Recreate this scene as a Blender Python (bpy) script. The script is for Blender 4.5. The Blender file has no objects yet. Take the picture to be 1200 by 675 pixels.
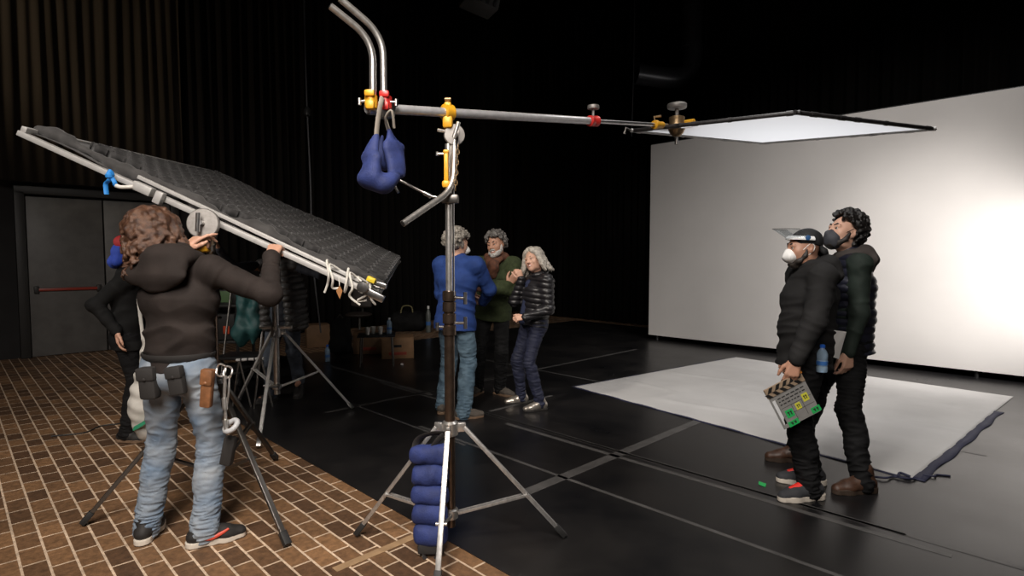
import bpy, bmesh, math, random
import numpy as np
from mathutils import Vector, Matrix, Quaternion

random.seed(7)
sc = bpy.context.scene
COL = sc.collection
R = math.radians
PI = math.pi

# ------------------------------------------------------------------ camera, world, lamps, exposure
F_PX = 675.0
PITCH = math.atan(37.5 / F_PX)
CAM_H = 1.5
cam_data = bpy.data.cameras.new('camera')
cam_data.sensor_width = 36.0
cam_data.lens = F_PX / 1200.0 * 36.0
cam_data.clip_start = 0.05
cam = bpy.data.objects.new('camera', cam_data)
COL.objects.link(cam)
cam.location = (0, 0, CAM_H)
cam.rotation_euler = (PI / 2 - PITCH, 0, 0)
sc.camera = cam

world = bpy.data.worlds.new('dark_stage')
sc.world = world
world.use_nodes = True
world.node_tree.nodes['Background'].inputs[0].default_value = (0.9, 0.93, 1.0, 1)
world.node_tree.nodes['Background'].inputs[1].default_value = 0.012

sc.view_settings.view_transform = 'Standard'
sc.view_settings.look = 'None'
sc.view_settings.gamma = 1.0
sc.view_settings.exposure = 0.0
sc.view_settings.use_curve_mapping = False


def area(name, loc, target, power, size, color=(1, 1, 1), spread=180, size_y=None):
    l = bpy.data.lights.new(name, 'AREA')
    l.energy = power
    l.color = color
    l.size = size
    if size_y:
        l.shape = 'RECTANGLE'
        l.size_y = size_y
    l.spread = R(spread)
    o = bpy.data.objects.new(name, l)
    COL.objects.link(o)
    o.location = loc
    o.rotation_euler = (Vector(target) - Vector(loc)).to_track_quat('-Z', 'Y').to_euler()
    return o


def spot(name, loc, target, power, angle, blend=0.6, radius=0.15, color=(1, 1, 1)):
    l = bpy.data.lights.new(name, 'SPOT')
    l.energy = power
    l.color = color
    l.spot_size = R(angle)
    l.spot_blend = blend
    l.shadow_soft_size = radius
    o = bpy.data.objects.new(name, l)
    COL.objects.link(o)
    o.location = loc
    o.rotation_euler = (Vector(target) - Vector(loc)).to_track_quat('-Z', 'Y').to_euler()
    return o


# stage work lights, overhead and in front of the frame, plus an added fill
spot('stage_work_light', (-0.9, 0.6, 4.8), (-0.9, 3.2, 0.3), 520, 72, 1.0, 0.35, (1.0, 0.90, 0.80))
area('front_work_light', (-0.5, -1.3, 4.3), (-1.0, 3.2, 0.6), 75, 2.0, (1.0, 0.92, 0.85), 80)
spot('side_work_light', (-3.4, 0.8, 4.6), (-4.0, 6.4, 0.7), 420, 74, 1.0, 0.4, (1.0, 0.92, 0.84))
spot('talent_work_light', (-0.2, 1.6, 4.2), (2.2, 3.9, 1.1), 500, 46, 1.0, 0.4, (1.0, 0.95, 0.9))
spot('group_lamp', (-2.2, 2.6, 4.2), (0.0, 5.8, 1.2), 430, 30, 0.9, 0.2, (1.0, 0.92, 0.82))
spot('vest_fill', (-5.6, 3.3, 2.3), (-2.1, 5.8, 1.1), 200, 28, 0.9, 0.2, (1.0, 0.94, 0.88))  # fill added off the left side to brighten the padded-vest person
# lamps aimed at the backdrop from above the frame and from beyond the right edge
spot('backdrop_spot', (3.9, 5.3, 4.7), (5.5, 7.25, 0.6), 230, 60, 1.0, 0.2, (1.0, 0.95, 0.92))
spot('backdrop_lamp', (6.1, 4.7, 1.6), (5.2, 7.5, 1.1), 560, 84, 1.0, 0.3, (1.0, 0.96, 0.93))
area('backdrop_wash', (3.6, 5.0, 6.2), (4.4, 7.4, 0.2), 50, 1.2, (1.0, 0.96, 0.93), 105)
# soft lamp above the white overhead panel, shining through it
area('panel_lamp', (2.0, 4.3, 4.4), (2.6, 5.2, 0.0), 26, 0.8, (1.0, 0.97, 0.95), 120)
# warm lamp grazing the drapes on the left
spot('drape_lamp', (-7.6, 4.8, 5.0), (-6.4, 9.4, 4.2), 270, 62, 1.0, 0.3, (1.0, 0.82, 0.60))

# ------------------------------------------------------------------ helpers
_c, _s = math.cos(PITCH), math.sin(PITCH)


def ray(px, py):
    x = (px - 600.0) / F_PX
    v = -(py - 337.5) / F_PX
    return Vector((x, _c + v * _s, -_s + v * _c))


def P(px, py, Y):
    """the point of the place seen at a pixel of the photograph, Y metres in front of the camera"""
    r = ray(px, py)
    k = Y / r.y
    return Vector((r.x * k, Y, CAM_H + r.z * k))


def G(px, py, z=0.0):
    r = ray(px, py)
    k = (z - CAM_H) / r.z
    return Vector((r.x * k, r.y * k, z))


D1 = Vector((-0.7018, 0.7124, 0))
D2 = Vector((0.7124, 0.7018, 0))
UP = Vector((0, 0, 1))

_mats = {}


def mat(name, color, rough=0.6, metal=0.0, var=0.0, vscale=20.0, bump=0.0, bscale=80.0, spec=None, sheen=0.0, stretch=None, color2=None):
    if name in _mats:
        return _mats[name]
    m = bpy.data.materials.new(name)
    m.use_nodes = True
    nt = m.node_tree
    b = nt.nodes['Principled BSDF']
    b.inputs['Roughness'].default_value = rough
    b.inputs['Metallic'].default_value = metal
    if spec is not None:
        b.inputs['Specular IOR Level'].default_value = spec
    if sheen:
        b.inputs['Sheen Weight'].default_value = sheen
        b.inputs['Sheen Roughness'].default_value = 0.5
    c = (*color, 1)
    b.inputs['Base Color'].default_value = c
    tc = mp = None
    if var or bump:
        tc = nt.nodes.new('ShaderNodeTexCoord')
        mp = nt.nodes.new('ShaderNodeMapping')
        nt.links.new(tc.outputs['Object'], mp.inputs['Vector'])
        if stretch:
            mp.inputs['Scale'].default_value = stretch
    if var:
        n = nt.nodes.new('ShaderNodeTexNoise')
        n.inputs['Scale'].default_value = vscale
        n.inputs['Detail'].default_value = 4
        nt.links.new(mp.outputs['Vector'], n.inputs['Vector'])
        rp = nt.nodes.new('ShaderNodeValToRGB')
        lo = [max(0, v * (1 - var)) for v in color] if color2 is None else list(color)
        hi = [min(1, v * (1 + var)) for v in color] if color2 is None else list(color2)
        rp.color_ramp.elements[0].position = 0.32
        rp.color_ramp.elements[0].color = (*lo, 1)
        rp.color_ramp.elements[1].position = 0.68
        rp.color_ramp.elements[1].color = (*hi, 1)
        nt.links.new(n.outputs['Fac'], rp.inputs['Fac'])
        nt.links.new(rp.outputs['Color'], b.inputs['Base Color'])
    if bump:
        n2 = nt.nodes.new('ShaderNodeTexNoise')
        n2.inputs['Scale'].default_value = bscale
        n2.inputs['Detail'].default_value = 3
        nt.links.new(mp.outputs['Vector'], n2.inputs['Vector'])
        bp = nt.nodes.new('ShaderNodeBump')
        bp.inputs['Strength'].default_value = bump
        bp.inputs['Distance'].default_value = 0.01
        nt.links.new(n2.outputs['Fac'], bp.inputs['Height'])
        nt.links.new(bp.outputs['Normal'], b.inputs['Normal'])
    _mats[name] = m
    return m


_wl = {}


def wloc(o):
    return _wl.get(o.name, Vector((0, 0, 0))) if o else Vector((0, 0, 0))


def tag(o, label=None, cat=None, group=None, kind=None):
    if label:
        o['label'] = label
    if cat:
        o['category'] = cat
    if group:
        o['group'] = group
    if kind:
        o['kind'] = kind
    return o


def thing(name, label, cat, loc, group=None, kind=None):
    o = bpy.data.objects.new(name, None)
    o.empty_display_size = 0.1
    COL.objects.link(o)
    o.location = loc
    _wl[o.name] = Vector(loc)
    return tag(o, label, cat, group, kind)


def link_mesh(name, me, m, parent=None, origin=None):
    o = bpy.data.objects.new(name, me)
    COL.objects.link(o)
    if m is not None:
        for mm in (m if isinstance(m, (list, tuple)) else [m]):
            me.materials.append(mm)
    org = Vector(origin) if origin is not None else (wloc(parent) if parent else Vector((0, 0, 0)))
    if parent:
        o.parent = parent
    me.transform(Matrix.Translation(-org))
    o.location = org - (wloc(parent) if parent else Vector((0, 0, 0)))
    _wl[o.name] = org
    return o


class MB:
    """collects shapes in world coordinates into one mesh"""

    def __init__(s):
        s.bm = bmesh.new()

    def box(s, c, size, rot=None, bevel=0.0, mi=0):
        r = bmesh.ops.create_cube(s.bm, size=1.0)
        vs = r['verts']
        M = Matrix.Translation(Vector(c)) @ ((rot.to_4x4() if rot is not None else Matrix.Identity(4))) @ Matrix.Diagonal((*size, 1))
        bmesh.ops.transform(s.bm, matrix=M, verts=vs)
        fs = list({f for v in vs for f in v.link_faces})
        for f in fs:
            f.material_index = mi
        if bevel:
            es = list({e for v in vs for e in v.link_edges})
            rr = bmesh.ops.bevel(s.bm, geom=es, offset=bevel, segments=2, affect='EDGES', profile=0.5)
            for f in rr['faces']:
                f.material_index = mi
        return s

    def ring(s, c, u, v, ru, rv, n):
        return [s.bm.verts.new(c + u * (ru * math.cos(2 * PI * i / n)) + v * (rv * math.sin(2 * PI * i / n))) for i in range(n)]

    def bridge(s, a, b, mi=0, smooth=True):
        n = len(a)
        for i in range(n):
            f = s.bm.faces.new((a[i], a[(i + 1) % n], b[(i + 1) % n], b[i]))
            f.smooth = smooth
            f.material_index = mi

    def cap(s, a, flip=False, mi=0):
        f = s.bm.faces.new(a[::-1] if not flip else a)
        f.material_index = mi

    def cyl(s, a, b, ra, rb=None, n=16, mi=0):
        a, b = Vector(a), Vector(b)
        rb = ra if rb is None else rb
        d = (b - a).normalized()
        u = d.orthogonal().normalized()
        v = d.cross(u)
        r1 = s.ring(a, u, v, ra, ra, n)
        r2 = s.ring(b, u, v, rb, rb, n)
        s.bridge(r1, r2, mi)
        s.cap(r1, mi=mi)
        s.cap(r2, True, mi=mi)
        return s

    def bar(s, a, b, w, h=None, up=UP, mi=0):
        a, b = Vector(a), Vector(b)
        h = w if h is None else h
        d = b - a
        L = d.length
        y = d.normalized()
        x = y.cross(Vector(up))
        if x.length < 1e-4:
            x = y.orthogonal()
        x.normalize()
        z = x.cross(y)
        rot = Matrix((x, y, z)).transposed()
        return s.box((a + b) / 2, (w, L, h), rot, min(w, h) * 0.12, mi)

    def tube(s, pts, r, n=10, closed=False, mi=0, radii=None, flat=1.0):
        pts = [Vector(p) for p in pts]
        m = len(pts)
        prev_u = None
        rings = []
        for i, p in enumerate(pts):
            if closed:
                d = pts[(i + 1) % m] - pts[i - 1]
            else:
                d = pts[min(i + 1, m - 1)] - pts[max(i - 1, 0)]
            if d.length < 1e-9:
                d = Vector((0, 0, 1))
            d.normalize()
            if prev_u is None:
                u = d.orthogonal().normalized()
            else:
                u = prev_u - d * prev_u.dot(d)
                if u.length < 1e-6:
                    u = d.orthogonal()
                u.normalize()
            prev_u = u
            v = d.cross(u)
            rr = radii[i] if radii else r
            rings.append(s.ring(p, u, v, rr, rr * flat, n))
        for i in range(m - 1):
            s.bridge(rings[i], rings[i + 1], mi)
        if closed:
            s.bridge(rings[-1], rings[0], mi)
        else:
            s.cap(rings[0], mi=mi)
            s.cap(rings[-1], True, mi=mi)
        return s

    def lathe(s, c, axis, prof, n=24, mi=0):
        """prof: (radius, distance along axis)"""
        c = Vector(c)
        d = Vector(axis).normalized()
        u = d.orthogonal().normalized()
        v = d.cross(u)
        rings = [s.ring(c + d * t, u, v, max(r, 1e-4), max(r, 1e-4), n) for r, t in prof]
        for i in range(len(rings) - 1):
            s.bridge(rings[i], rings[i + 1], mi)
        s.cap(rings[0], mi=mi)
        s.cap(rings[-1], True, mi=mi)
        return s

    def prism(s, pts, off, mi=0):
        """closed outline extruded by the vector off"""
        a = [s.bm.verts.new(Vector(p)) for p in pts]
        b = [s.bm.verts.new(Vector(p) + Vector(off)) for p in pts]
        s.bridge(a, b, mi, smooth=False)
        s.cap(a, mi=mi)
        s.cap(b, True, mi=mi)
        return s

    def grid(s, fn, nu, nv, mi=0, thick=None):
        vs = [[s.bm.verts.new(fn(i / nu, j / nv)) for j in range(nv + 1)] for i in range(nu + 1)]
        fs = []
        for i in range(nu):
            for j in range(nv):
                f = s.bm.faces.new((vs[i][j], vs[i + 1][j], vs[i + 1][j + 1], vs[i][j + 1]))
                f.smooth = True
                f.material_index = mi
                fs.append(f)
        return s

    def build(s, name, m, parent=None, origin=None, recalc=True, solid=0.0):
        if recalc:
            bmesh.ops.recalc_face_normals(s.bm, faces=s.bm.faces[:])
        me = bpy.data.meshes.new(name)
        s.bm.to_mesh(me)
        s.bm.free()
        me.set_sharp_from_angle(angle=R(38))
        o = link_mesh(name, me, m, parent, origin)
        if solid:
            md = o.modifiers.new('thickness', 'SOLIDIFY')
            md.thickness = solid
            md.offset = 0
        return o


def arc(pts, rad, n=6):
    """polyline with rounded corners"""
    pts = [Vector(p) for p in pts]
    out = [pts[0]]
    for i in range(1, len(pts) - 1):
        a, b, c = pts[i - 1], pts[i], pts[i + 1]
        d1, d2 = (a - b).normalized(), (c - b).normalized()
        r = min(rad, (a - b).length * .48, (c - b).length * .48)
        p0, p2 = b + d1 * r, b + d2 * r
        for k in range(n + 1):
            t = k / n
            out.append(p0 * (1 - t) ** 2 + b * 2 * t * (1 - t) + p2 * t * t)
    out.append(pts[-1])
    return out


def spline(pts, n=8):
    pts = [Vector(p) for p in pts]
    out = []
    m = len(pts)
    for i in range(m - 1):
        p0, p1, p2, p3 = pts[max(i - 1, 0)], pts[i], pts[i + 1], pts[min(i + 2, m - 1)]
        for k in range(n):
            t = k / n
            out.append(0.5 * ((2 * p1) + (p2 - p0) * t + (2 * p0 - 5 * p1 + 4 * p2 - p3) * t * t + (3 * p1 - p0 - 3 * p2 + p3) * t ** 3))
    out.append(pts[-1])
    return out


# ------------------------------------------------------------------ smooth-union solids, meshed as one continuous surface
def sine_noise(Pn, seed, scale, n=7):
    rs = np.random.RandomState(seed)
    out = np.zeros(len(Pn), np.float32)
    w = Pn + 0.35 / scale * np.sin(Pn[:, [1, 2, 0]] * scale * 0.7 + seed)
    for i in range(n):
        k = rs.normal(size=3) * scale * (0.6 + 0.8 * rs.rand())
        out += np.sin(w @ k.astype(np.float32) + rs.rand() * 6.28)
    return out / math.sqrt(n)


class SDF:
    def __init__(s, h):
        s.h = h
        s.items = []

    def _add(s, lo, hi, fn, k, sub=False):
        s.items.append((np.array(lo, float), np.array(hi, float), fn, k, sub))
        return s

    def rc(s, a, b, ra, rb=None, k=0.02, wr=None, sub=False):
        rb = ra if rb is None else rb
        a = np.array(a, np.float32)
        b = np.array(b, np.float32)
        ba = b - a
        L2 = max(float(ba @ ba), 1e-9)
        m = max(ra, rb) * 1.15

        def fn(p):
            q = p - a
            t = np.clip(q @ ba / L2, 0, 1)
            d = np.linalg.norm(q - t[:, None] * ba, axis=1) - (ra + (rb - ra) * t)
            if wr is not None:
                d = d - wr(t, p, ba / math.sqrt(L2))
            return d
        return s._add(np.minimum(a, b) - m, np.maximum(a, b) + m, fn, k, sub)

    def chain(s, pts, radii, k=0.01, wr=None):
        for i in range(len(pts) - 1):
            s.rc(pts[i], pts[i + 1], radii[i], radii[i + 1], k, wr)
        return s

    def ec(s, a, b, right, ra, rb, k=0.04, wr=None):
        a = np.array(a, np.float32)
        b = np.array(b, np.float32)
        ba = b - a
        L = float(np.linalg.norm(ba))
        t_ = ba / L
        r_ = np.array(right, np.float32)
        r_ = r_ - t_ * float(r_ @ t_)
        r_ /= np.linalg.norm(r_)
        f_ = np.cross(t_, r_)
        m = max(*ra, *rb) * 1.1

        def fn(p):
            q = p - a
            h = np.clip(q @ ba / (L * L), 0, 1)
            q = q - h[:, None] * ba
            rx = ra[0] + (rb[0] - ra[0]) * h
            ry = ra[1] + (rb[1] - ra[1]) * h
            mn = np.minimum(rx, ry)
            e = np.sqrt((q @ r_ / rx) ** 2 + (q @ f_ / ry) ** 2 + (q @ t_ / mn) ** 2)
            d = (e - 1) * mn
            if wr is not None:
                d = d - wr(h, p, t_)
            return d
        return s._add(np.minimum(a, b) - m, np.maximum(a, b) + m, fn, k)

    def ell(s, c, r, M=None, k=0.02, sub=False):
        c = np.array(c, np.float32)
        r = np.array(r, np.float32)
        Mn = np.array(M, np.float32) if M is not None else np.eye(3, dtype=np.float32)
        m = float(r.max()) * 1.02

        def fn(p):
            q = (p - c) @ Mn
            k0 = np.linalg.norm(q / r, axis=1)
            k1 = np.linalg.norm(q / (r * r), axis=1) + 1e-6
            return k0 * (k0 - 1) / k1
        return s._add(c - m, c + m, fn, k, sub)

    def rbox(s, c, half, rad, M=None, k=0.01):
        c = np.array(c, np.float32)
        hf = np.array(half, np.float32) - rad
        Mn = np.array(M, np.float32) if M is not None else np.eye(3, dtype=np.float32)
        m = float(np.linalg.norm(half)) * 1.02

        def fn(p):
            q = np.abs((p - c) @ Mn) - hf
            return np.linalg.norm(np.maximum(q, 0), axis=1) + np.minimum(q.max(axis=1), 0) - rad
        return s._add(c - m, c + m, fn, k)

    def slab(s, o, M, a, b, ra, rb, z0, z1, k=0.0):
        """flat rounded outline from a to b (local xy), between local heights z0 and z1"""
        o = np.array(o, np.float32)
        Mn = np.array(M, np.float32)
        a = np.array(a, np.float32)
        b = np.array(b, np.float32)
        ba = b - a
        m = float(max(np.linalg.norm(a), np.linalg.norm(b)) + max(ra, rb) + abs(z0) + abs(z1))

        def fn(p):
            q = (p - o) @ Mn
            t = np.clip((q[:, :2] - a) @ ba / float(ba @ ba), 0, 1)
            d2 = np.linalg.norm(q[:, :2] - a - t[:, None] * ba, axis=1) - (ra + (rb - ra) * t)
            return np.maximum(d2, np.abs(q[:, 2] - (z0 + z1) / 2) - (z1 - z0) / 2)
        return s._add(o - m, o + m, fn, k)

    def eval(s):
        h = s.h
        lo = np.min([i[0] for i in s.items if not i[4]], axis=0) - 5 * h - 0.02
        hi = np.max([i[1] for i in s.items if not i[4]], axis=0) + 5 * h + 0.02
        n = np.ceil((hi - lo) / h).astype(int) + 1
        d = np.full(n, 0.25, np.float32)
        for l, u, fn, k, sub in s.items:
            i0 = np.maximum(np.floor((l - k - 3 * h - lo) / h).astype(int), 0)
            i1 = np.minimum(np.ceil((u + k + 3 * h - lo) / h).astype(int) + 1, n)
            if np.any(i1 <= i0):
                continue
            ax = [lo[j] + h * np.arange(i0[j], i1[j]) for j in range(3)]
            g = np.stack(np.meshgrid(*ax, indexing='ij'), -1).astype(np.float32).reshape(-1, 3)
            v = fn(g).reshape(i1 - i0)
            sl = d[i0[0]:i1[0], i0[1]:i1[1], i0[2]:i1[2]]
            if sub:
                v = -v
                hh = np.maximum(k - np.abs(sl - v), 0) / max(k, 1e-6)
                sl[...] = np.maximum(sl, v) + hh * hh * k * 0.25
            else:
                hh = np.maximum(k - np.abs(sl - v), 0) / max(k, 1e-6)
                sl[...] = np.minimum(sl, v) - hh * hh * k * 0.25
        return d, lo

    def build(s, name, m, parent=None, post=None, clip=None, smooth=1):
        d, lo = s.eval()
        h = s.h
        n = d.shape
        if post is not None or clip is not None:
            ii = np.argwhere(np.abs(d) < 0.05)
            Pn = (lo + h * ii).astype(np.float32)
            v = d[ii[:, 0], ii[:, 1], ii[:, 2]]
            if post is not None:
                v = v + post(Pn)
                d[ii[:, 0], ii[:, 1], ii[:, 2]] = v
            if clip is not None:
                ii = np.argwhere(d < 0.05)
                Pn = (lo + h * ii).astype(np.float32)
                v = np.maximum(d[ii[:, 0], ii[:, 1], ii[:, 2]], clip(Pn))
                d[ii[:, 0], ii[:, 1], ii[:, 2]] = v
        ins = d < 0
        cnt = np.zeros((n[0] - 1, n[1] - 1, n[2] - 1), np.int8)
        for a in (0, 1):
            for b in (0, 1):
                for c in (0, 1):
                    cnt += ins[a:n[0] - 1 + a, b:n[1] - 1 + b, c:n[2] - 1 + c]
        act = (cnt > 0) & (cnt < 8)
        idx = np.argwhere(act)
        imap = np.full(act.shape, -1, np.int32)
        imap[act] = np.arange(len(idx))
        acc = np.zeros((len(idx), 3), np.float64)
        num = np.zeros(len(idx), np.float64)
        cor = [(a, b, c) for a in (0, 1) for b in (0, 1) for c in (0, 1)]
        val = {c: d[idx[:, 0] + c[0], idx[:, 1] + c[1], idx[:, 2] + c[2]].astype(np.float64) for c in cor}
        for c0 in cor:
            for ax in range(3):
                if c0[ax] == 0:
                    c1 = list(c0)
                    c1[ax] = 1
                    c1 = tuple(c1)
                    v0, v1 = val[c0], val[c1]
                    cr = (v0 < 0) != (v1 < 0)
                    t = np.where(cr, v0 / np.where(cr, v0 - v1, 1), 0)
                    pos = np.array(c0, float)[None, :].repeat(len(idx), 0)
                    pos[:, ax] += t
                    acc += pos * cr[:, None]
                    num += cr
        verts = lo + h * (idx + acc / num[:, None])
        quads = []
        for ax in range(3):
            o1, o2 = (ax + 1) % 3, (ax + 2) % 3
            sl0 = [slice(None)] * 3
            sl1 = [slice(None)] * 3
            sl0[ax] = slice(0, n[ax] - 1)
            sl1[ax] = slice(1, n[ax])
            A, B = ins[tuple(sl0)], ins[tuple(sl1)]
            e = np.argwhere(A != B)
            if not len(e):
                continue
            ok = (e[:, o1] > 0) & (e[:, o2] > 0) & (e[:, o1] < n[o1] - 1) & (e[:, o2] < n[o2] - 1)
            e = e[ok]
            flip = A[e[:, 0], e[:, 1], e[:, 2]]
            q = []
            for du, dv in ((-1, -1), (0, -1), (0, 0), (-1, 0)):
                cc = e.copy()
                cc[:, o1] += du
                cc[:, o2] += dv
                q.append(imap[cc[:, 0], cc[:, 1], cc[:, 2]])
            q = np.stack(q, 1)
            q[~flip] = q[~flip][:, ::-1]
            quads.append(q)
        q = np.concatenate(quads)
        for _ in range(smooth):
            sm = np.zeros_like(verts)
            ct = np.zeros(len(verts))
            for a, b in ((0, 1), (1, 2), (2, 3), (3, 0)):
                for ax in range(3):
                    sm[:, ax] += np.bincount(q[:, a], verts[q[:, b], ax], len(verts)) + np.bincount(q[:, b], verts[q[:, a], ax], len(verts))
                ct += np.bincount(q[:, a], minlength=len(verts)) + np.bincount(q[:, b], minlength=len(verts))
            verts = 0.5 * verts + 0.5 * sm / np.maximum(ct, 1)[:, None]
        me = bpy.data.meshes.new(name)
        me.vertices.add(len(verts))
        me.vertices.foreach_set('co', verts.astype(np.float32).ravel())
        me.loops.add(len(q) * 4)
        me.loops.foreach_set('vertex_index', q.astype(np.int32).ravel())
        me.polygons.add(len(q))
        me.polygons.foreach_set('loop_start', np.arange(0, len(q) * 4, 4, dtype=np.int32))
        me.polygons.foreach_set('use_smooth', np.ones(len(q), bool))
        me.update(calc_edges=True)
        me.validate()
        return link_mesh(name, me, m, parent)
# ------------------------------------------------------------------ the setting
def brick_material():
    m = bpy.data.materials.new('brick_paving')
    m.use_nodes = True
    nt = m.node_tree
    b = nt.nodes['Principled BSDF']
    tc = nt.nodes.new('ShaderNodeTexCoord')
    mp = nt.nodes.new('ShaderNodeMapping')
    mp.inputs['Rotation'].default_value = (0, 0, math.atan2(0.7124, 0.7018))
    nt.links.new(tc.outputs['Object'], mp.inputs['Vector'])
    br = nt.nodes.new('ShaderNodeTexBrick')
    br.inputs['Scale'].default_value = 1.0
    br.inputs['Brick Width'].default_value = 0.205
    br.inputs['Row Height'].default_value = 0.103
    br.inputs['Mortar Size'].default_value = 0.0065
    br.inputs['Mortar Smooth'].default_value = 0.25
    br.inputs['Bias'].default_value = -0.1
    br.inputs['Color1'].default_value = (0.105, 0.054, 0.027, 1)
    br.inputs['Color2'].default_value = (0.29, 0.155, 0.072, 1)
    br.inputs['Mortar'].default_value = (0.70, 0.53, 0.38, 1)
    nt.links.new(mp.outputs['Vector'], br.inputs['Vector'])
    n = nt.nodes.new('ShaderNodeTexNoise')
    n.inputs['Scale'].default_value = 26
    n.inputs['Detail'].default_value = 6
    n.inputs['Roughness'].default_value = 0.7
    nt.links.new(mp.outputs['Vector'], n.inputs['Vector'])
    n3 = nt.nodes.new('ShaderNodeTexNoise')
    n3.inputs['Scale'].default_value = 1.6
    n3.inputs['Detail'].default_value = 3
    nt.links.new(mp.outputs['Vector'], n3.inputs['Vector'])
    r1 = nt.nodes.new('ShaderNodeMapRange')
    r1.inputs['From Min'].default_value = 0.3
    r1.inputs['From Max'].default_value = 0.7
    r1.inputs['To Min'].default_value = 0.5
    r1.inputs['To Max'].default_value = 1.25
    nt.links.new(n.outputs['Fac'], r1.inputs['Value'])
    r2 = nt.nodes.new('ShaderNodeMapRange')
    r2.inputs['From Min'].default_value = 0.3
    r2.inputs['From Max'].default_value = 0.7
    r2.inputs['To Min'].default_value = 0.75
    r2.inputs['To Max'].default_value = 1.15
    nt.links.new(n3.outputs['Fac'], r2.inputs['Value'])
    mu = nt.nodes.new('ShaderNodeMath')
    mu.operation = 'MULTIPLY'
    nt.links.new(r1.outputs[0], mu.inputs[0])
    nt.links.new(r2.outputs[0], mu.inputs[1])
    mx = nt.nodes.new('ShaderNodeMix')
    mx.data_type = 'RGBA'
    mx.blend_type = 'MULTIPLY'
    mx.inputs['Factor'].default_value = 1.0
    nt.links.new(br.outputs['Color'], mx.inputs['A'])
    nt.links.new(mu.outputs[0], mx.inputs['B'])
    nt.links.new(mx.outputs['Result'], b.inputs['Base Color'])
    b.inputs['Roughness'].default_value = 0.62
    bp = nt.nodes.new('ShaderNodeBump')
    bp.inputs['Strength'].default_value = 0.5
    bp.inputs['Distance'].default_value = 0.006
    mh = nt.nodes.new('ShaderNodeMath')
    mh.operation = 'SUBTRACT'
    nt.links.new(n.outputs['Fac'], mh.inputs[0])
    nt.links.new(br.outputs['Fac'], mh.inputs[1])
    nt.links.new(mh.outputs[0], bp.inputs['Height'])
    nt.links.new(bp.outputs['Normal'], b.inputs['Normal'])
    return m


def vinyl_material():
    m = bpy.data.materials.new('black_vinyl')
    m.use_nodes = True
    nt = m.node_tree
    b = nt.nodes['Principled BSDF']
    tc = nt.nodes.new('ShaderNodeTexCoord')
    n = nt.nodes.new('ShaderNodeTexNoise')
    n.inputs['Scale'].default_value = 1.4
    n.inputs['Detail'].default_value = 8
    n.inputs['Roughness'].default_value = 0.65
    nt.links.new(tc.outputs['Object'], n.inputs['Vector'])
    rp = nt.nodes.new('ShaderNodeValToRGB')
    rp.color_ramp.elements[0].position = 0.35
    rp.color_ramp.elements[0].color = (0.007, 0.007, 0.008, 1)
    rp.color_ramp.elements[1].position = 0.75
    rp.color_ramp.elements[1].color = (0.022, 0.020, 0.019, 1)
    nt.links.new(n.outputs['Fac'], rp.inputs['Fac'])
    # thin pale scuffs left by shoes and cases
    n2 = nt.nodes.new('ShaderNodeTexNoise')
    n2.inputs['Scale'].default_value = 5
    n2.inputs['Detail'].default_value = 9
    n2.inputs['Roughness'].default_value = 0.75
    n2.inputs['Distortion'].default_value = 1.5
    nt.links.new(tc.outputs['Object'], n2.inputs['Vector'])
    rp2 = nt.nodes.new('ShaderNodeValToRGB')
    rp2.color_ramp.elements[0].position = 0.66
    rp2.color_ramp.elements[0].color = (0, 0, 0, 1)
    rp2.color_ramp.elements[1].position = 0.74
    rp2.color_ramp.elements[1].color = (0.05, 0.048, 0.045, 1)
    nt.links.new(n2.outputs['Fac'], rp2.inputs['Fac'])
    ad = nt.nodes.new('ShaderNodeMix')
    ad.data_type = 'RGBA'
    ad.blend_type = 'ADD'
    ad.inputs['Factor'].default_value = 1
    nt.links.new(rp.outputs['Color'], ad.inputs['A'])
    nt.links.new(rp2.outputs['Color'], ad.inputs['B'])
    nt.links.new(ad.outputs['Result'], b.inputs['Base Color'])
    mr = nt.nodes.new('ShaderNodeMapRange')
    mr.inputs['To Min'].default_value = 0.2
    mr.inputs['To Max'].default_value = 0.42
    nt.links.new(n.outputs['Fac'], mr.inputs['Value'])
    nt.links.new(mr.outputs[0], b.inputs['Roughness'])
    b.inputs['Specular IOR Level'].default_value = 0.4
    return m


black_paint = mat('black_wall_paint', (0.012, 0.011, 0.011), 0.8, var=0.3, vscale=3)
W0 = G(95, 413)


def quad_struct(name, pts, m):
    mb = MB()
    vs = [mb.bm.verts.new(p) for p in pts]
    mb.bm.faces.new(vs)
    o = mb.build(name, m)
    o['kind'] = 'structure'
    return o


def wall_slab(name, a, b, h, m, thick, out):
    mb = MB()
    a, b = Vector(a), Vector(b)
    n = Vector(out).normalized() * thick
    mb.prism([a, b, b + n, a + n], (0, 0, h))
    o = mb.build(name, m)
    o['kind'] = 'structure'
    return o


HALL_H = 8.0
wl_a = W0 - D2 * 4.5
wl_b = W0 + D2 * 9.6
right_far = wl_b
right_near = wl_b - D1 * 14.0
mb = MB()
fl = [wl_a + D1 * .3 - D2 * .3, wl_b + D1 * .3 + D2 * .3, right_near + D2 * .3 - D1 * 1, wl_a - D1 * 15 - D2 * .3]
mb.prism([Vector((p.x, p.y, 0)) for p in fl], (0, 0, -0.2))
o = mb.build('floor', brick_material())
o['kind'] = 'structure'
wall_slab('wall_back', wl_a, wl_b, HALL_H, black_paint, 0.25, D1)
wall_slab('wall_right', right_far, right_near, HALL_H, black_paint, 0.25, D2)
wall_slab('wall_left', wl_a, wl_a - D1 * 14, HALL_H, black_paint, 0.25, -D2)
mb = MB()
mb.prism([Vector((p.x, p.y, HALL_H)) for p in fl], (0, 0, 0.2))
o = mb.build('ceiling', black_paint)
o['kind'] = 'structure'

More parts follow.
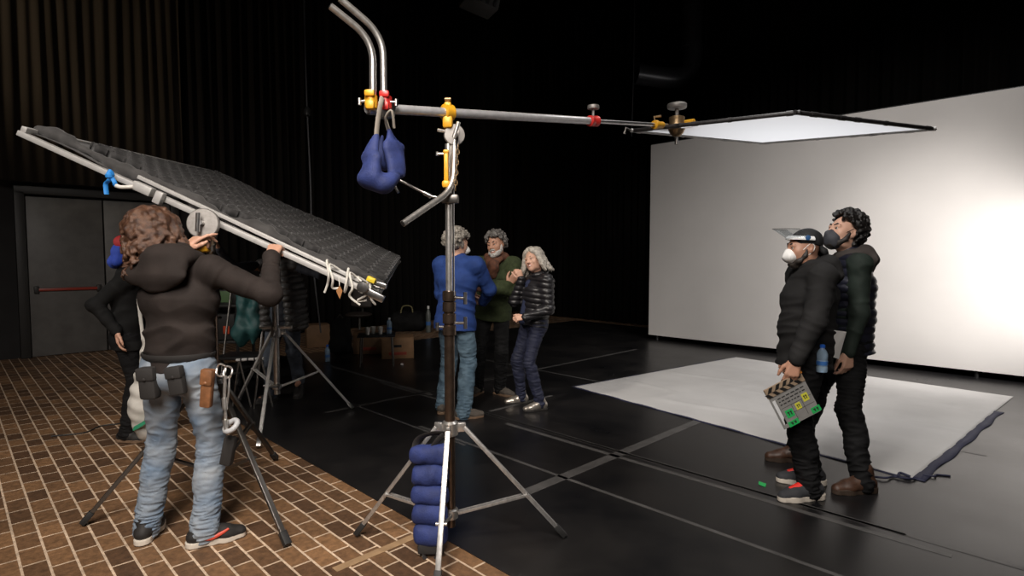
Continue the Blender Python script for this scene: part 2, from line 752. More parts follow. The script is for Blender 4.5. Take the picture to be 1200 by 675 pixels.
# door: two grey leaves with a red push bar
door_grey = mat('door_grey', (0.11, 0.105, 0.10), 0.45, var=0.15, vscale=6)
door_dark = mat('door_frame_dark', (0.02, 0.019, 0.018), 0.5)
red_paint = mat('red_paint', (0.30, 0.035, 0.02), 0.4)
steel = mat('brushed_steel', (0.55, 0.54, 0.53), 0.28, 1.0, var=0.12, vscale=30)
rotD2 = Matrix((D2, -D1, UP)).transposed()     # x along the back wall, y towards the room, z up
seam = W0 + D2 * 0.34
dr = thing('door_1', None, None, seam, kind='structure')
for sgn, nm in ((-1, 'a'), (1, 'b')):
    c = seam + D2 * (sgn * 0.47) - D1 * 0.05
    leaf = MB().box(c + UP * 1.19, (0.92, 0.06, 2.36), rotD2, 0.008).build('door_leaf', door_grey, dr)
    MB().box(c - D1 * 0.05 + UP * 1.0, (0.80, 0.035, 0.045), rotD2, 0.012).build('push_bar', red_paint, leaf)
    h = MB()
    for q in (-.38, .38):
        h.box(c - D1 * 0.045 + D2 * q + UP * 1.0, (0.06, 0.05, 0.11), rotD2, 0.01)
    h.build('bar_bracket', door_dark, leaf)
f = MB()
for q in (-1.0, 1.0):
    f.box(seam + D2 * q - D1 * 0.06 + UP * 1.22, (0.12, 0.12, 2.44), rotD2, 0.01)
f.box(seam - D1 * 0.06 + UP * 2.46, (2.12, 0.12, 0.12), rotD2, 0.01)
f.build('door_frame', door_dark, dr)

# stage drapes
drape_mat = mat('black_drape', (0.007, 0.006, 0.0055), 0.95, var=0.35, vscale=4, stretch=(1, 1, 0.06), spec=0.15)
drape_brown = mat('brown_black_drape', (0.030, 0.024, 0.018), 0.95, var=0.4, vscale=5, stretch=(1, 1, 0.05), spec=0.15)


def drape(name, label, a, b, z0, z1, out, m, seed, amp=0.07, per=0.17):
    a, b, out = Vector(a), Vector(b), Vector(out)
    L = (b - a).length
    d = (b - a).normalized()
    rnd = random.Random(seed)
    ph = [rnd.uniform(0, 6.28) for _ in range(4)]
    nu = int(L / per * 8)
    vs = []
    mb = MB()
    for i in range(nu + 1):
        u = L * i / nu
        w = amp * (0.6 * math.sin(u * 2 * PI / per + 1.4 * math.sin(u * 1.7 + ph[0])) + 0.35 * math.sin(u * 2 * PI / (per * 2.7) + ph[1]) + 0.4 * math.sin(u * 2.1 + ph[2]))
        col = []
        for j in range(5):
            t = j / 4
            p = a + d * (u + 0.02 * math.sin(u * 5 + t * 3)) + out * (w * (1.0 - 0.3 * t))
            p.z = z0 + (z1 - z0) * t
            col.append(mb.bm.verts.new(p))
        vs.append(col)
    for i in range(nu):
        for j in range(4):
            f = mb.bm.faces.new((vs[i][j], vs[i + 1][j], vs[i + 1][j + 1], vs[i][j + 1]))
            f.smooth = True
    o = mb.build(name, m, None, origin=Vector(((a.x + b.x) / 2, (a.y + b.y) / 2, z0)), recalc=False, solid=0.004)
    tag(o, label, 'curtain')
    return o


cur_off = -D1 * 0.30
drape('stage_drape', 'short brown-black pleated drape hanging above the grey double door', W0 - D2 * 4.3 + cur_off, W0 + D2 * 1.45 + cur_off, 2.56, 7.9, -D1, drape_brown, 3, amp=0.04, per=0.15)
drape('stage_drape', 'floor-length black pleated drape along the back of the stage', W0 + D2 * 1.5 + cur_off, W0 + D2 * 9.1 + cur_off, 0.02, 7.9, -D1, drape_mat, 5)
drape('stage_drape', 'black pleated drape hanging behind the white backdrop', wl_b - D2 * 0.3 - D1 * 0.5, wl_b - D2 * 0.3 - D1 * 12.5, 0.02, 7.9, -D2, drape_mat, 9)

# black dance floor laid over the brick, with its seam tapes
A_ = G(270, 490)
edge_near = lambda t: A_ + D1 * t
kA = edge_near(2.9)
DF_L = 8.6
kB = kA + D2 * DF_L
kC = A_ - D1 * 6.5
kD = kC + D2 * DF_L
dance = MB().prism([kA + UP * 0.001, kB + UP * 0.001, kD + UP * 0.001, kC + UP * 0.001], (0, 0, 0.003)).build('dance_floor', vinyl_material(), None, origin=A_)
tag(dance, 'black vinyl dance floor laid over the brick paving', 'dance floor')
tape_grey = mat('grey_seam_tape', (0.075, 0.072, 0.07), 0.5, var=0.25, vscale=9)


def seam_tape(p, q, w):
    p, q = Vector(p), Vector(q)
    d = (q - p).normalized()
    n = Vector((-d.y, d.x, 0)) * w / 2
    z = UP * 0.0045
    MB().prism([p - n + z, q - n + z, q + n + z, p + n + z], (0, 0, 0.0008)).build('seam_tape', tape_grey, dance)


def line_through(px, py, d, t0, t1, w):
    g = G(px, py)
    seam_tape(g + d * t0, g + d * t1, w)


line_through(700, 543, D2, -0.75, 1.9, 0.085)
line_through(660, 427, D2, -2.6, 1.8, 0.05)
line_through(455, 469, D2, -0.7, 2.1, 0.05)
line_through(600, 476, D2, -0.3, 0.6, 0.04)
line_through(442, 445, D1, -1.1, 2.0, 0.05)
line_through(610, 430, D1, -4.9, 1.1, 0.03)
line_through(640, 505, D1, -2.6, 1.3, 0.035)
line_through(680, 517, D1, -3.0, 3.0, 0.03)
line_through(640, 553, D1, -2.0, 1.5, 0.03)
line_through(470, 495, D1, -0.9, 0.9, 0.025)
line_through(845, 572, D1, -1.2, 2.0, 0.045)

pale_tape = mat('pale_tape', (0.34, 0.22, 0.12), 0.6, var=0.2, vscale=14)
p, q = G(392, 668), G(492, 626)
d = (q - p).normalized()
n = Vector((-d.y, d.x, 0)) * 0.025
o = MB().prism([p - n + UP * .001, q - n + UP * .001, q + n + UP * .001, p + n + UP * .001], (0, 0, 0.001)).build('floor_tape', pale_tape, None, origin=(p + q) / 2)
tag(o, 'strip of tan tape stuck on the brick beside the blue weight bag', 'tape')

# white backdrop wall
WL = P(760, 392, 10.3)
TOP = P(762, 170, 10.3).z
backdrop_white = mat('backdrop_white', (0.66, 0.63, 0.60), 0.75, var=0.03, vscale=1.5)
bd = thing('backdrop', 'tall plain white backdrop wall at the right of the stage', 'backdrop', (WL.x, WL.y, 0))
BL = 7.0
a = Vector((WL.x, WL.y, 0))
e = -D1 * BL
mb = MB().prism([a + UP * WL.z, a + e + UP * WL.z, a + e + D2 * 0.012 + UP * WL.z, a + D2 * 0.012 + UP * WL.z], (0, 0, TOP - WL.z))
mb.build('cloth', backdrop_white, bd)
pipe_black = mat('black_pipe', (0.012, 0.012, 0.012), 0.4)
mb = MB()
mb.tube([a + D2 * 0.04 + UP * (WL.z + .02), a + e + D2 * 0.04 + UP * (WL.z + .02)], 0.02)
mb.tube([a + D2 * 0.04 + UP * TOP, a + e + D2 * 0.04 + UP * TOP], 0.025)
for k in range(4):
    q = a + e * (0.02 + k * 0.32) + D2 * 0.06
    mb.tube([q, q + UP * TOP], 0.025)
    mb.tube([q + D2 * 0.9 + UP * .02, q + UP * 1.9], 0.02)
    mb.tube([q + D2 * 0.9 + UP * .02, q + UP * .02], 0.02)
mb.build('support_frame', pipe_black, bd)

# white ground cloth
cl_w = mat('ground_cloth_white', (0.50, 0.49, 0.48), 0.7, var=0.06, vscale=2.2, bump=0.12, bscale=14)
c0, c1, c2 = G(672, 454), G(862, 419), G(1070, 562)
c3 = c1 + (c2 - c0) * 0.93 + (c1 - c0) * 0.06
rs = np.random.RandomState(4)
wv = [(rs.normal(size=2) * 3.0, rs.rand() * 6.28) for _ in range(8)]


def cloth_pt(u, v):
    p = c0 * (1 - u) * (1 - v) + c1 * u * (1 - v) + c2 * (1 - u) * v + c3 * u * v
    n = sum(math.sin(p.x * k[0] * 1.6 + p.y * k[1] * 1.6 + ph) for k, ph in wv) / 2.8
    fold = max(0, 1 - abs(math.sin((p.x * .6 + p.y * .45) * 4.2 + .6 * n)) * 3.0)
    edge = min(u, 1 - u, v, 1 - v)
    wob = 0.012 * math.sin(9 * u + 5 * v) + 0.004 * math.sin(23 * u + 14 * v)
    p = p + Vector((wob, wob * .5, 0)) * max(0, 1 - edge * 8)
    return Vector((p.x, p.y, 0.0085 + 0.006 * (1 + n) * min(1, edge * 12) + 0.012 * fold * min(1, edge * 10)))


gc = thing('ground_cloth', 'white cloth sheet spread on the black floor in front of the backdrop', 'cloth', tuple(((c0 + c3) / 2)))
MB().grid(cloth_pt, 110, 110).build('sheet', cl_w, gc, solid=0.0015)
navy_band = mat('navy_webbing', (0.018, 0.02, 0.05), 0.7)


def band(u0, v0, u1, v1, w, n=50):
    mb = MB()
    side = (c3 - c0).normalized()
    pts = [cloth_pt(u0 + (u1 - u0) * i / n, v0 + (v1 - v0) * i / n) for i in range(n + 1)]
    cen = (c0 + c3) / 2
    vs = []
    for i, p in enumerate(pts):
        d = (pts[min(i + 1, n)] - pts[max(i - 1, 0)])
        d.z = 0
        d.normalize()
        nn = Vector((-d.y, d.x, 0))
        if nn.dot(p - cen) < 0:
            nn = -nn
        zz = 0.005 + 0.005 * (0.5 + 0.5 * math.sin(i * .9))
        wd = w * (0.9 + 0.12 * math.sin(i * .5 + 1))
        vs.append((mb.bm.verts.new(Vector((p.x, p.y, zz)) - nn * 0.004), mb.bm.verts.new(Vector((p.x, p.y, zz)) + nn * wd)))
    for i in range(n):
        mb.bm.faces.new((vs[i][0], vs[i + 1][0], vs[i + 1][1], vs[i][1]))
    return mb.build('edge_webbing', navy_band, gc, solid=0.004)


band(0, 0, 0, 1, 0.03)
band(0, 1, 0.75, 1, 0.07)
band(0, 0, 1, 0, 0.015)
# tie straps lying loose at the near corner
mb = MB()
mb.tube(spline([c2 + Vector((-.28, .03, .012)), c2 + Vector((-.2, -.02, .02)), c2 + Vector((-.12, .02, .012)), c2 + Vector((-.06, -.03, .02)), c2 + Vector((.0, -.02, .012))]), 0.007)
mb.tube(spline([c2 + Vector((.1, .05, .012)), c2 + Vector((.16, .02, .015)), c2 + Vector((.2, .06, .01)), c2 + Vector((.28, .04, .01))]), 0.006)
mb.tube(spline([c2 + Vector((-.1, .0, .02)), c2 + Vector((-.06, .04, .03)), c2 + Vector((-.02, .0, .02))]), 0.009)
mb.build('tie_strap', navy_band, gc)

# duct, lamp housing and cables on the dark upper wall
duct_m = mat('dark_duct', (0.06, 0.06, 0.066), 0.35, 0.4)
dp = arc([P(812, -60, 11.4), P(811, 96, 11.4), P(745, 86, 11.2)], 0.75, 10)
du = thing('air_duct', 'dark metal air duct bending above the left end of the backdrop', 'duct', tuple(P(811, 96, 11.4)))
MB().tube(dp, 0.2, 20).build('duct_pipe', duct_m, du)
for (px, py) in ((812, 10), (811, 55)):
    rg = MB()
    q = P(px, py, 11.4)
    rg.lathe(q - UP * .02, UP, [(0.2, 0), (0.215, .01), (0.215, .04), (0.2, .05)], 20)
    rg.build('joint_ring', duct_m, du)
hs = thing('stage_light', 'dark lamp housing hanging at the top edge of the view', 'lamp', tuple(P(563, 0, 9)))
q = P(562, 1, 9)
rt = Matrix.Rotation(R(25), 3, 'Z') @ Matrix.Rotation(R(12), 3, 'Y')
MB().box(q, (0.52, 0.42, 0.26), rt, 0.03).build('housing', mat('lamp_housing', (0.10, 0.10, 0.10), 0.5), hs)
MB().tube([q + rt @ Vector((-.3, 0, 0)), q + rt @ Vector((-.3, 0, .4)), q + rt @ Vector((.3, 0, .4)), q + rt @ Vector((.3, 0, 0))], 0.015).build('yoke', duct_m, hs)
MB().tube([q + UP * .38, q + UP * 3.9], 0.02).build('drop_pipe', duct_m, hs)
mb = MB()
for k in range(4):
    mb.box(q + rt @ Vector((-.18 + .12 * k, -.215, 0)), (.05, .02, .22), rt, 0.004)
mb.build('vent', duct_m, hs)
cab_m = mat('grey_cable', (0.07, 0.07, 0.075), 0.5)


def hanging_cable(label, pts, r, knot=None):
    c = thing('hanging_cable', label, 'cable', tuple(pts[0]))
    MB().tube(spline(pts, 6), r, 8).build('cord', cab_m, c)
    if knot is not None:
        MB().lathe(knot - UP * .07, UP, [(0.02, 0), (0.05, .02), (0.05, .1), (0.02, .14)], 12).build('connector', mat('connector_black', (0.03, 0.03, 0.03), 0.4), c)


hanging_cable('thin cable with a plug hanging down the back drape left of the bent pipes', [P(355, -60, 8.6), P(357, 40, 8.6), P(360, 131, 8.6), P(364, 220, 8.6), P(366, 300, 8.6), P(376, 390, 8.6)], 0.012, P(360, 131, 8.6))
hanging_cable('thin cable hanging beside the air duct', [P(744, -60, 10.8), P(743, 60, 10.8), P(740, 160, 10.8)], 0.008)
# ------------------------------------------------------------------ stands, boom, frames, bags
chrome = mat('worn_chrome', (0.66, 0.64, 0.61), 0.33, 0.9, var=0.15, vscale=40)
alum = mat('raw_aluminium', (0.52, 0.51, 0.495), 0.42, 0.85, var=0.18, vscale=50, stretch=(1, 1, .3))
alum_w = mat('pale_aluminium', (0.46, 0.45, 0.435), 0.5, 0.35, var=0.08, vscale=25)
bronze = mat('brown_collar', (0.14, 0.10, 0.075), 0.3, 0.9, var=0.2, vscale=30)
yellow = mat('yellow_clamp', (0.72, 0.36, 0.02), 0.4, 0.1, var=0.12, vscale=40)
redm = mat('red_clamp', (0.55, 0.03, 0.025), 0.35, 0.1)
rubber = mat('black_rubber', (0.015, 0.015, 0.015), 0.6)
darkm = mat('dark_metal', (0.16, 0.15, 0.14), 0.35, 0.9)
brassy = mat('aged_brass', (0.32, 0.22, 0.12), 0.4, 0.8, var=0.2, vscale=60)
navy = mat('navy_canvas', (0.016, 0.029, 0.125), 0.75, var=0.3, vscale=16, bump=0.25, bscale=160)
webbing = mat('black_webbing', (0.02, 0.018, 0.017), 0.8)
disc_m = mat('grip_disc_steel', (0.30, 0.285, 0.27), 0.55, 0.7, var=0.1, vscale=60)


def stand(label, c, feet, collar_z, low_z, col_top, r_col, legw, mats, mid=0.55, name='light_stand'):
    """crank stand with three square-tube legs"""
    t = thing(name, label, 'stand', (c.x, c.y, 0))
    mcol, mleg, mcollar = mats
    MB().cyl((c.x, c.y, low_z - 0.07), (c.x, c.y, col_top), r_col, n=20).build('column', mcol, t)
    cb = MB()
    cb.lathe((c.x, c.y, collar_z - 0.045), UP, [(r_col + .004, 0), (r_col + .016, .008), (r_col + .016, .07), (r_col + .004, .08)], 20)
    for i, f in enumerate(feet):
        d = Vector((f.x - c.x, f.y - c.y, 0)).normalized()
        cb.box(Vector((c.x, c.y, collar_z)) + d * (r_col + .03), (.05, .022, .05), Matrix((d, UP.cross(d), UP)).transposed(), .006)
    cb.build('leg_collar', mcollar, t)
    lb = MB()
    lb.lathe((c.x, c.y, low_z - 0.03), UP, [(r_col + .003, 0), (r_col + .013, .006), (r_col + .013, .05), (r_col + .003, .056)], 20)
    lb.build('brace_collar', mcollar, t)
    for i, f in enumerate(feet):
        d = Vector((f.x - c.x, f.y - c.y, 0)).normalized()
        top = Vector((c.x, c.y, collar_z)) + d * (r_col + .045)
        ft = Vector((f.x, f.y, 0.02))
        lg = MB().bar(top, ft, legw, legw * .8).build('leg', mleg, t)
        dd = (ft - top).normalized()
        MB().bar(ft - dd * .07, ft + dd * .005, legw * 1.35, legw * 1.1).build('rubber_foot', rubber if mleg is not alum_w else steel, lg)
        m = top.lerp(ft, mid)
        lo = Vector((c.x, c.y, low_z)) + d * (r_col + .012)
        side = UP.cross(d) * .011
        br = MB()
        br.bar(lo + side, m + side, .008, .016)
        br.bar(lo - side, m - side, .008, .016)
        br.cyl(m - side * 2.4, m + side * 2.4, .009, n=10)
        br.build('brace', mleg, t)
    return t


def tee_knob(c, d, L=0.07, w=0.05, up=UP):
    """clamping screw with a cross handle"""
    c, d = Vector(c), Vector(d).normalized()
    mb = MB()
    mb.cyl(c, c + d * L, .007, n=10)
    u = Vector(up)
    mb.cyl(c + d * L - u * w / 2, c + d * L + u * w / 2, .009, n=10)
    return mb


# --- centre stand
SC = Vector((P(527, 450, 2.92).x, 2.92, 0))
feetC = [G(418, 629), G(661, 631), G(512, 694)]
main = stand('tall chrome crank stand with spread legs at the centre, carrying the boom arm', SC, feetC, 0.62, 0.17, 1.30, 0.0265, 0.026, (bronze, alum, chrome), 0.62, 'crank_stand')
x0, y0 = SC.x, SC.y
MB().cyl((x0, y0, 1.28), (x0, y0, 2.06), 0.0165, n=18).build('riser', chrome, main)
for z in (1.125, 1.185, 1.245, 1.30):
    MB().lathe((x0, y0, z - .03), UP, [(.027, 0), (.034, .004), (.034, .05), (.027, .054)], 20).build('column_collar', bronze, main)
for z in (1.16, 1.29):
    k = tee_knob((x0 + .03, y0 - .01, z), (1, -.25, -.05 if z > 1.2 else 0.05), .055, .06)
    k.build('clamp_knob', steel, main)
tee_knob((x0 - .03, y0 - .01, 1.14), (-1, -.25, .1), .03, .04).build('clamp_knob', steel, main)
# thin steel tube added to draw the bright edge highlight of the mast
MB().tube([(x0 + .028, y0 - .02, 2.02), (x0 + .026, y0 - .022, 1.7), (x0 + .026, y0 - .022, 1.30)], .0045, 8).build('mast_highlight', steel, main)
mb = MB()
mb.lathe((x0, y0, 1.76), UP, [(.018, 0), (.03, .006), (.03, .05), (.018, .056)], 18)
mb.box((x0 + .01, y0 - .01, 1.785), (.085, .05, .045), None, .008)
mb.build('mast_bracket', darkm, main)

# grip head on top: big disc with a bar handle
gh = MB()
DC = P(533, 157, 2.90)
fd = Vector((.25, -1, .05)).normalized()
gh.lathe(DC - fd * .016, fd, [(.02, -.02), (.05, -.018), (.053, -.012), (.053, .004), (.05, .008), (.018, .01)], 32)
g = gh.build('grip_disc', disc_m, main)
hb = MB()
hb.cyl(DC - fd * .01, DC + fd * .055, .011, n=12)
hb.cyl(DC + fd * .05 + Vector((-.012, 0, -.03)), DC + fd * .05 + Vector((.012, 0, .045)), .010, n=12)
hb.build('grip_handle', chrome, main)
MB().cyl(DC + Vector((-.05, 0, .012)), DC + Vector((-.085, -.01, .018)), .009, n=10).build('clamp_knob', chrome, main)

# bent handle tube slung from the head
hp = arc([P(533, 165, 2.92), P(531, 222, 2.88), P(472, 262, 2.66)], .09, 8)
bt = thing('bent_pipe', 'short bent chrome pipe slanting down-left from the centre stand head', 'pipe', tuple(hp[0]))
MB().tube(hp, .0155, 16).build('pipe_tube', chrome, bt)
e = (hp[-1] - hp[-2]).normalized()
MB().cyl(hp[-1] - e * .002, hp[-1] + e * .003, .0125, n=14).build('open_end', rubber, bt)

rd = thing('handle_rod', 'thin steel rod reaching left from the mast bracket towards the hanging blue bag', 'rod', tuple(P(530, 233, 2.92)))
mb = MB().tube([P(531, 235, 2.93), P(505, 230, 2.95), P(468, 211, 2.99)], .007, 10)
mb.tube([P(505, 230, 2.95), P(497, 226, 2.96)], .012, 10)
mb.build('rod_shaft', steel, rd)
MB().tube([P(462, 216, 2.97), P(467, 226, 2.97)], .007, 10).build('cross_handle', steel, rd)

# yellow clamps on the head
cl = thing('pipe_clamp', 'yellow swivel clamp holding the boom on the centre stand head', 'clamp', tuple(P(525, 133, 2.93)))
yc = P(525, 132, 2.92)
mb = MB()
bd_ = (Vector((1.18, 4.2, 2.46)) - Vector((-.315, 2.92, 2.235))).normalized()
mb.lathe(yc - bd_ * .028, bd_, [(.028, 0), (.04, .004), (.04, .05), (.028, .056)], 18)
mb.box(yc - UP * .05 + Vector((0, -.01, 0)), (.05, .05, .06), None, .012)
mb.box(yc + UP * .035, (.035, .04, .03), None, .008)
mb.build('clamp_body', yellow, cl)
tee_knob(yc + UP * .04, (0, -.2, 1), .025, .03, Vector((1, 0, 0))).build('clamp_knob', brassy, cl)
cl = thing('pipe_clamp', 'long yellow clamp fixed upright on the bent pipe below the grip disc', 'clamp', tuple(P(524, 200, 2.86)))
mb = MB()
ya, yb = P(523, 178, 2.88), P(523, 216, 2.88)
mb.box((ya + yb) / 2, (.022, .03, (ya - yb).length), None, .006)
mb.box(yb, (.04, .045, .035), None, .01)
mb.box(ya, (.03, .04, .02), None, .008)
mb.build('clamp_body', yellow, cl)
tee_knob(ya + Vector((-.01, 0, -.01)), (-1, -.1, .0), .035, .018).build('clamp_knob', steel, cl)
ch = MB()
for i in range(9):
    q = P(537 - .4 * i, 172 + 6 * i, 2.87)
    a_ = 0 if i % 2 else PI / 2
    ring = [q + Vector((math.cos(a_) * .007 * math.cos(t), math.sin(a_) * .007 * math.cos(t), .014 * math.sin(t))) for t in [k * 2 * PI / 10 for k in range(10)]]
    ch.tube(ring, .0028, 6, closed=True)
o = ch.build('safety_chain', brassy, None, origin=P(537, 172, 2.87))
tag(o, 'short brass chain dangling below the grip disc of the centre stand', 'chain')

# --- boom
def B(t):
    a, b = Vector((-.315, 2.92, yc.z)), P(782, 147, 4.2)
    return a + (b - a) * t


tl = -.235
tj = .575
boom = thing('boom_arm', 'long polished boom tube reaching right from the centre stand to the white overhead panel', 'boom', tuple(B(0)))
boom_m = mat('polished_boom', (0.62, 0.62, 0.64), 0.3, 0.55, var=0.08, vscale=30)
MB().cyl(B(tl), B(tj), .0225, n=28).build('outer_tube', boom_m, boom)
MB().cyl(B(tj - .02), B(1.0), .0135, n=16).build('inner_tube', steel, boom)
mb = MB().lathe(B(tj) - bd_ * .04, bd_, [(.024, 0), (.034, .006), (.034, .03), (.03, .04), (.034, .05), (.034, .075), (.02, .08)], 20)
rc_ = mb.build('locking_collar', redm, boom)
mb = MB().cyl(B(tj) + UP * .03, B(tj) + UP * .07, .009, n=12)
mb.lathe(B(tj) + UP * .07, UP, [(.012, 0), (.036, .004), (.038, .014), (.036, .026), (.02, .03)], 20)
mb.build('collar_knob', disc_m, boom)
MB().lathe(B(.94) - bd_ * .05, bd_, [(.016, 0), (.03, .005), (.032, .03), (.024, .06), (.024, .1), (.016, .105)], 18).build('end_clamp', yellow, boom)
MB().tube([B(.94) + Vector((-.02, 0, .02)), B(.94) + Vector((-.03, 0, .055)), B(.94) + Vector((.02, -.01, .06))], .008, 8).build('clamp_lever', brassy, boom)
mb = MB().box(B(-.185) + Vector((0, -.0, -.005)), (.07, .06, .075), Matrix((bd_, UP.cross(bd_).normalized(), UP)).transposed(), .008)
mb.cyl(B(-.2), B(-.2) - bd_ * .06, .03, n=16)
mb.build('boom_end_fitting', steel, boom)

# swivel joint at the end of the boom
J0 = P(793, 148, 4.26)
sj = thing('swivel_joint', 'bronze swivel joint with a round knob at the far end of the boom', 'joint', tuple(J0))
MB().lathe(J0 - UP * .075, UP, [(.02, 0), (.045, .02), (.06, .05), (.06, .08), (.052, .11), (.056, .125), (.056, .14), (.03, .15)], 22).build('joint_body', brassy, sj)
mb = MB().cyl(J0 + UP * .07, J0 + UP * .14, .014, n=12)
mb.lathe(J0 + UP * .125, UP, [(.03, 0), (.066, .004), (.07, .014), (.07, .03), (.066, .036), (.02, .04)], 26)
mb.build('joint_knob', disc_m, sj)
MB().cyl(J0 - UP * .075, J0 - UP * .13, .013, n=10).build('joint_screw', darkm, sj)
MB().cyl(J0 + Vector((.05, -.04, .02)), J0 + Vector((.10, -.09, .018)), .016, n=12).build('receiver', yellow, sj)

# white overhead panel
pL, pN, pR, pF = P(742, 153, 4.35), P(934, 132, 3.61), P(1093, 151, 4.02), None
pF = pL + pR - pN
pn = thing('overhead_panel', 'white square overhead panel with black taped edges held out by the boom', 'reflector panel', tuple((pL + pR) / 2))
panel_white = bpy.data.materials.new('panel_white')
panel_white.use_nodes = True
_nt = panel_white.node_tree
_b = _nt.nodes['Principled BSDF']
_b.inputs['Base Color'].default_value = (.80, .82, .86, 1)
_b.inputs['Roughness'].default_value = .8
_tl, _ms = _nt.nodes.new('ShaderNodeBsdfTranslucent'), _nt.nodes.new('ShaderNodeMixShader')
_tl.inputs[0].default_value = (.82, .85, .90, 1)
_ms.inputs[0].default_value = .55
_nt.links.new(_b.outputs[0], _ms.inputs[1])
_nt.links.new(_tl.outputs[0], _ms.inputs[2])
_nt.links.new(_ms.outputs[0], _nt.nodes['Material Output'].inputs['Surface'])
nrm = (pR - pN).cross(pL - pN).normalized()
MB().grid(lambda u, v: pL * (1 - u) * (1 - v) + pN * u * (1 - v) + pF * (1 - u) * v + pR * u * v, 4, 4).build('panel_cloth', panel_white, pn)
tape_black = mat('black_tape_wrap', (0.022, 0.02, 0.02), 0.45, var=0.5, vscale=35)
for a, b in ((pL, pN), (pN, pR), (pR, pF), (pF, pL)):
    d = (b - a).normalized()
    m_ = MB().cyl(a - d * .02, b + d * .02, .014, n=12)
    rr = random.Random(3)
    for k in range(6):
        q = a.lerp(b, rr.uniform(.08, .95))
        m_.cyl(q, q + d * rr.uniform(.02, .06), .0165, n=12)
    m_.build('edge_rail', tape_black if (a is pL or a is pN) else alum_w, pn)
MB().tube([pL + Vector((-.02, 0, 0)), pL + Vector((-.06, -.02, .015)), pL + Vector((-.07, -.02, -.03))], .01, 8).build('corner_hook', darkm, pn)

# --- two bent pipes clamped on the left end of the boom
for (lab, pts, cm, cp, clab) in (
        ('left-hand bent chrome pipe at the boom tail, held by the yellow clamp', [P(437, 118, 2.62), P(437, 47, 2.62), P(387, 7, 2.52)], yellow, P(435, 119, 2.62), 'yellow clamp at the tail of the boom gripping the left bent pipe'),
        ('right-hand bent chrome pipe at the boom tail, held by the red clamp', [P(450, 120, 2.67), P(449, 42, 2.67), P(398, -2, 2.57)], redm, P(452, 120, 2.67), 'red clamp at the tail of the boom gripping the right bent pipe')):
    hp = arc(pts, .10, 8)
    b_ = thing('bent_pipe', lab, 'pipe', tuple(pts[0]))
    MB().tube(hp, .0155, 16).build('pipe_tube', chrome, b_)
    e = (hp[-1] - hp[-2]).normalized()
    MB().cyl(hp[-1] - e * .001, hp[-1] + e * .003, .0115, n=14).build('open_end', rubber, b_)
    c_ = thing('pipe_clamp', clab, 'clamp', tuple(cp))
    mb = MB().lathe(cp - UP * .035, UP, [(.02, 0), (.028, .005), (.03, .03), (.028, .06), (.018, .066)], 16)
    mb.box(cp + Vector((0, -.012, -.02)), (.04, .045, .04), None, .01)
    mb.box(cp + Vector((0, -.03, .03)), (.045, .02, .03), None, .008)
    mb.build('clamp_body', cm, c_)
    tee_knob(cp + Vector((-.02 if cm is yellow else .02, -.01, 0)), (-1 if cm is yellow else 1, 0, -.1), .03, .03).build('clamp_knob', steel, c_)

# --- blue weight bag hung over the tail of the boom
hb0 = P(446, 190, 2.62)
bag = thing('weight_bag', 'blue canvas weight bag hanging from the tail of the boom', 'weight bag', tuple(P(447, 140, 2.62)))
S = SDF(.005)
q = lambda x, y, dy=0: P(x, y, 2.62 + dy)
fl = lambda a, b, w0, t0, w1, t1, rt, k=.02: S.ec(a, b, rt, (w0, t0), (w1, t1), k)
XY = Vector((.75, -.6, 0))
fl(q(441, 160, -.03), q(434, 185, -.06), .018, .018, .058, .028, XY)
fl(q(434, 185, -.06), q(432, 207, -.07), .058, .028, .062, .040, XY)
fl(q(430, 208, -.06), q(449, 216, -.06), .050, .040, .044, .036, Vector((0, 1, .3)))
fl(q(449, 216, -.06), q(464, 208, -.03), .044, .034, .030, .026, Vector((0, 1, .3)))
fl(q(456, 152, .05), q(461, 172, .06), .014, .014, .050, .022, Vector((.5, .85, 0)))
fl(q(461, 172, .06), q(465, 204, .03), .050, .022, .044, .028, Vector((.5, .85, 0)))
fl(q(448, 160, .07), q(440, 190, .08), .012, .012, .05, .022, Vector((.9, .3, 0)))
S.build('bag_body', navy, bag, post=lambda p: .006 * sine_noise(p, 3, 26))
mb = MB()
mb.tube(spline([q(441, 160, -.03), q(443, 140, -.035), q(447, 118, -.03), q(449, 117, .03), q(452, 140, .06), q(456, 154, .05)]), .012, 8, flat=.35)
mb.tube(spline([q(456, 152, .05), q(452, 138, .0), q(459, 130, -.03), q(462, 150, 0)]), .006, 8)
mb.build('bag_strap', mat('pale_webbing', (0.28, 0.25, 0.21), 0.8), bag)

# --- blue weight bag hung on the centre stand's leg, five quilted pockets
wb = thing('weight_bag', 'long blue five-pocket weight bag hanging down the centre stand\'s front leg', 'weight bag', tuple(P(503, 515, 2.62)))
ztop, zbot = 528, 648
cols = [(504, 532, 23), (504.5, 556, 22), (504.5, 579, 21.5), (504.5, 602, 21), (505, 625, 20)]
bx_prev = None
for i, (px, py, hw) in enumerate(cols):
    S = SDF(.004)
    YB = 2.87 - .014 * i
    c = P(px, py, YB)
    hx = hw * YB / F_PX
    S.rbox(c, (hx, .035, .049), .030, None, .01)
    S.ell(c, (hx * .92, .052, .046), None, .03)
    S.build('bag_pocket', navy, wb, post=lambda p, i=i: .004 * sine_noise(p, 11 + i, 30))
mb = MB()
mb.tube(spline([P(489, 532, 2.85), P(487, 522, 2.87), P(492, 513, 2.87), P(506, 508, 2.86), P(520, 508, 2.88)]), .022, 10, flat=.22)
mb.tube(spline([P(505, 528, 2.86), P(513, 516, 2.86), P(521, 509, 2.88)]), .02, 10, flat=.2)
mb.build('bag_strap', webbing, wb)
mb = MB()
mb.box(P(505, 643, 2.79), (.13, .03, .05), None, .01)
mb.tube(spline([P(498, 645, 2.79), P(497, 652, 2.78), P(502, 657, 2.78), P(510, 655, 2.78), P(513, 645, 2.79)]), .012, 8, flat=.3)
mb.build('bottom_strap', webbing, wb)

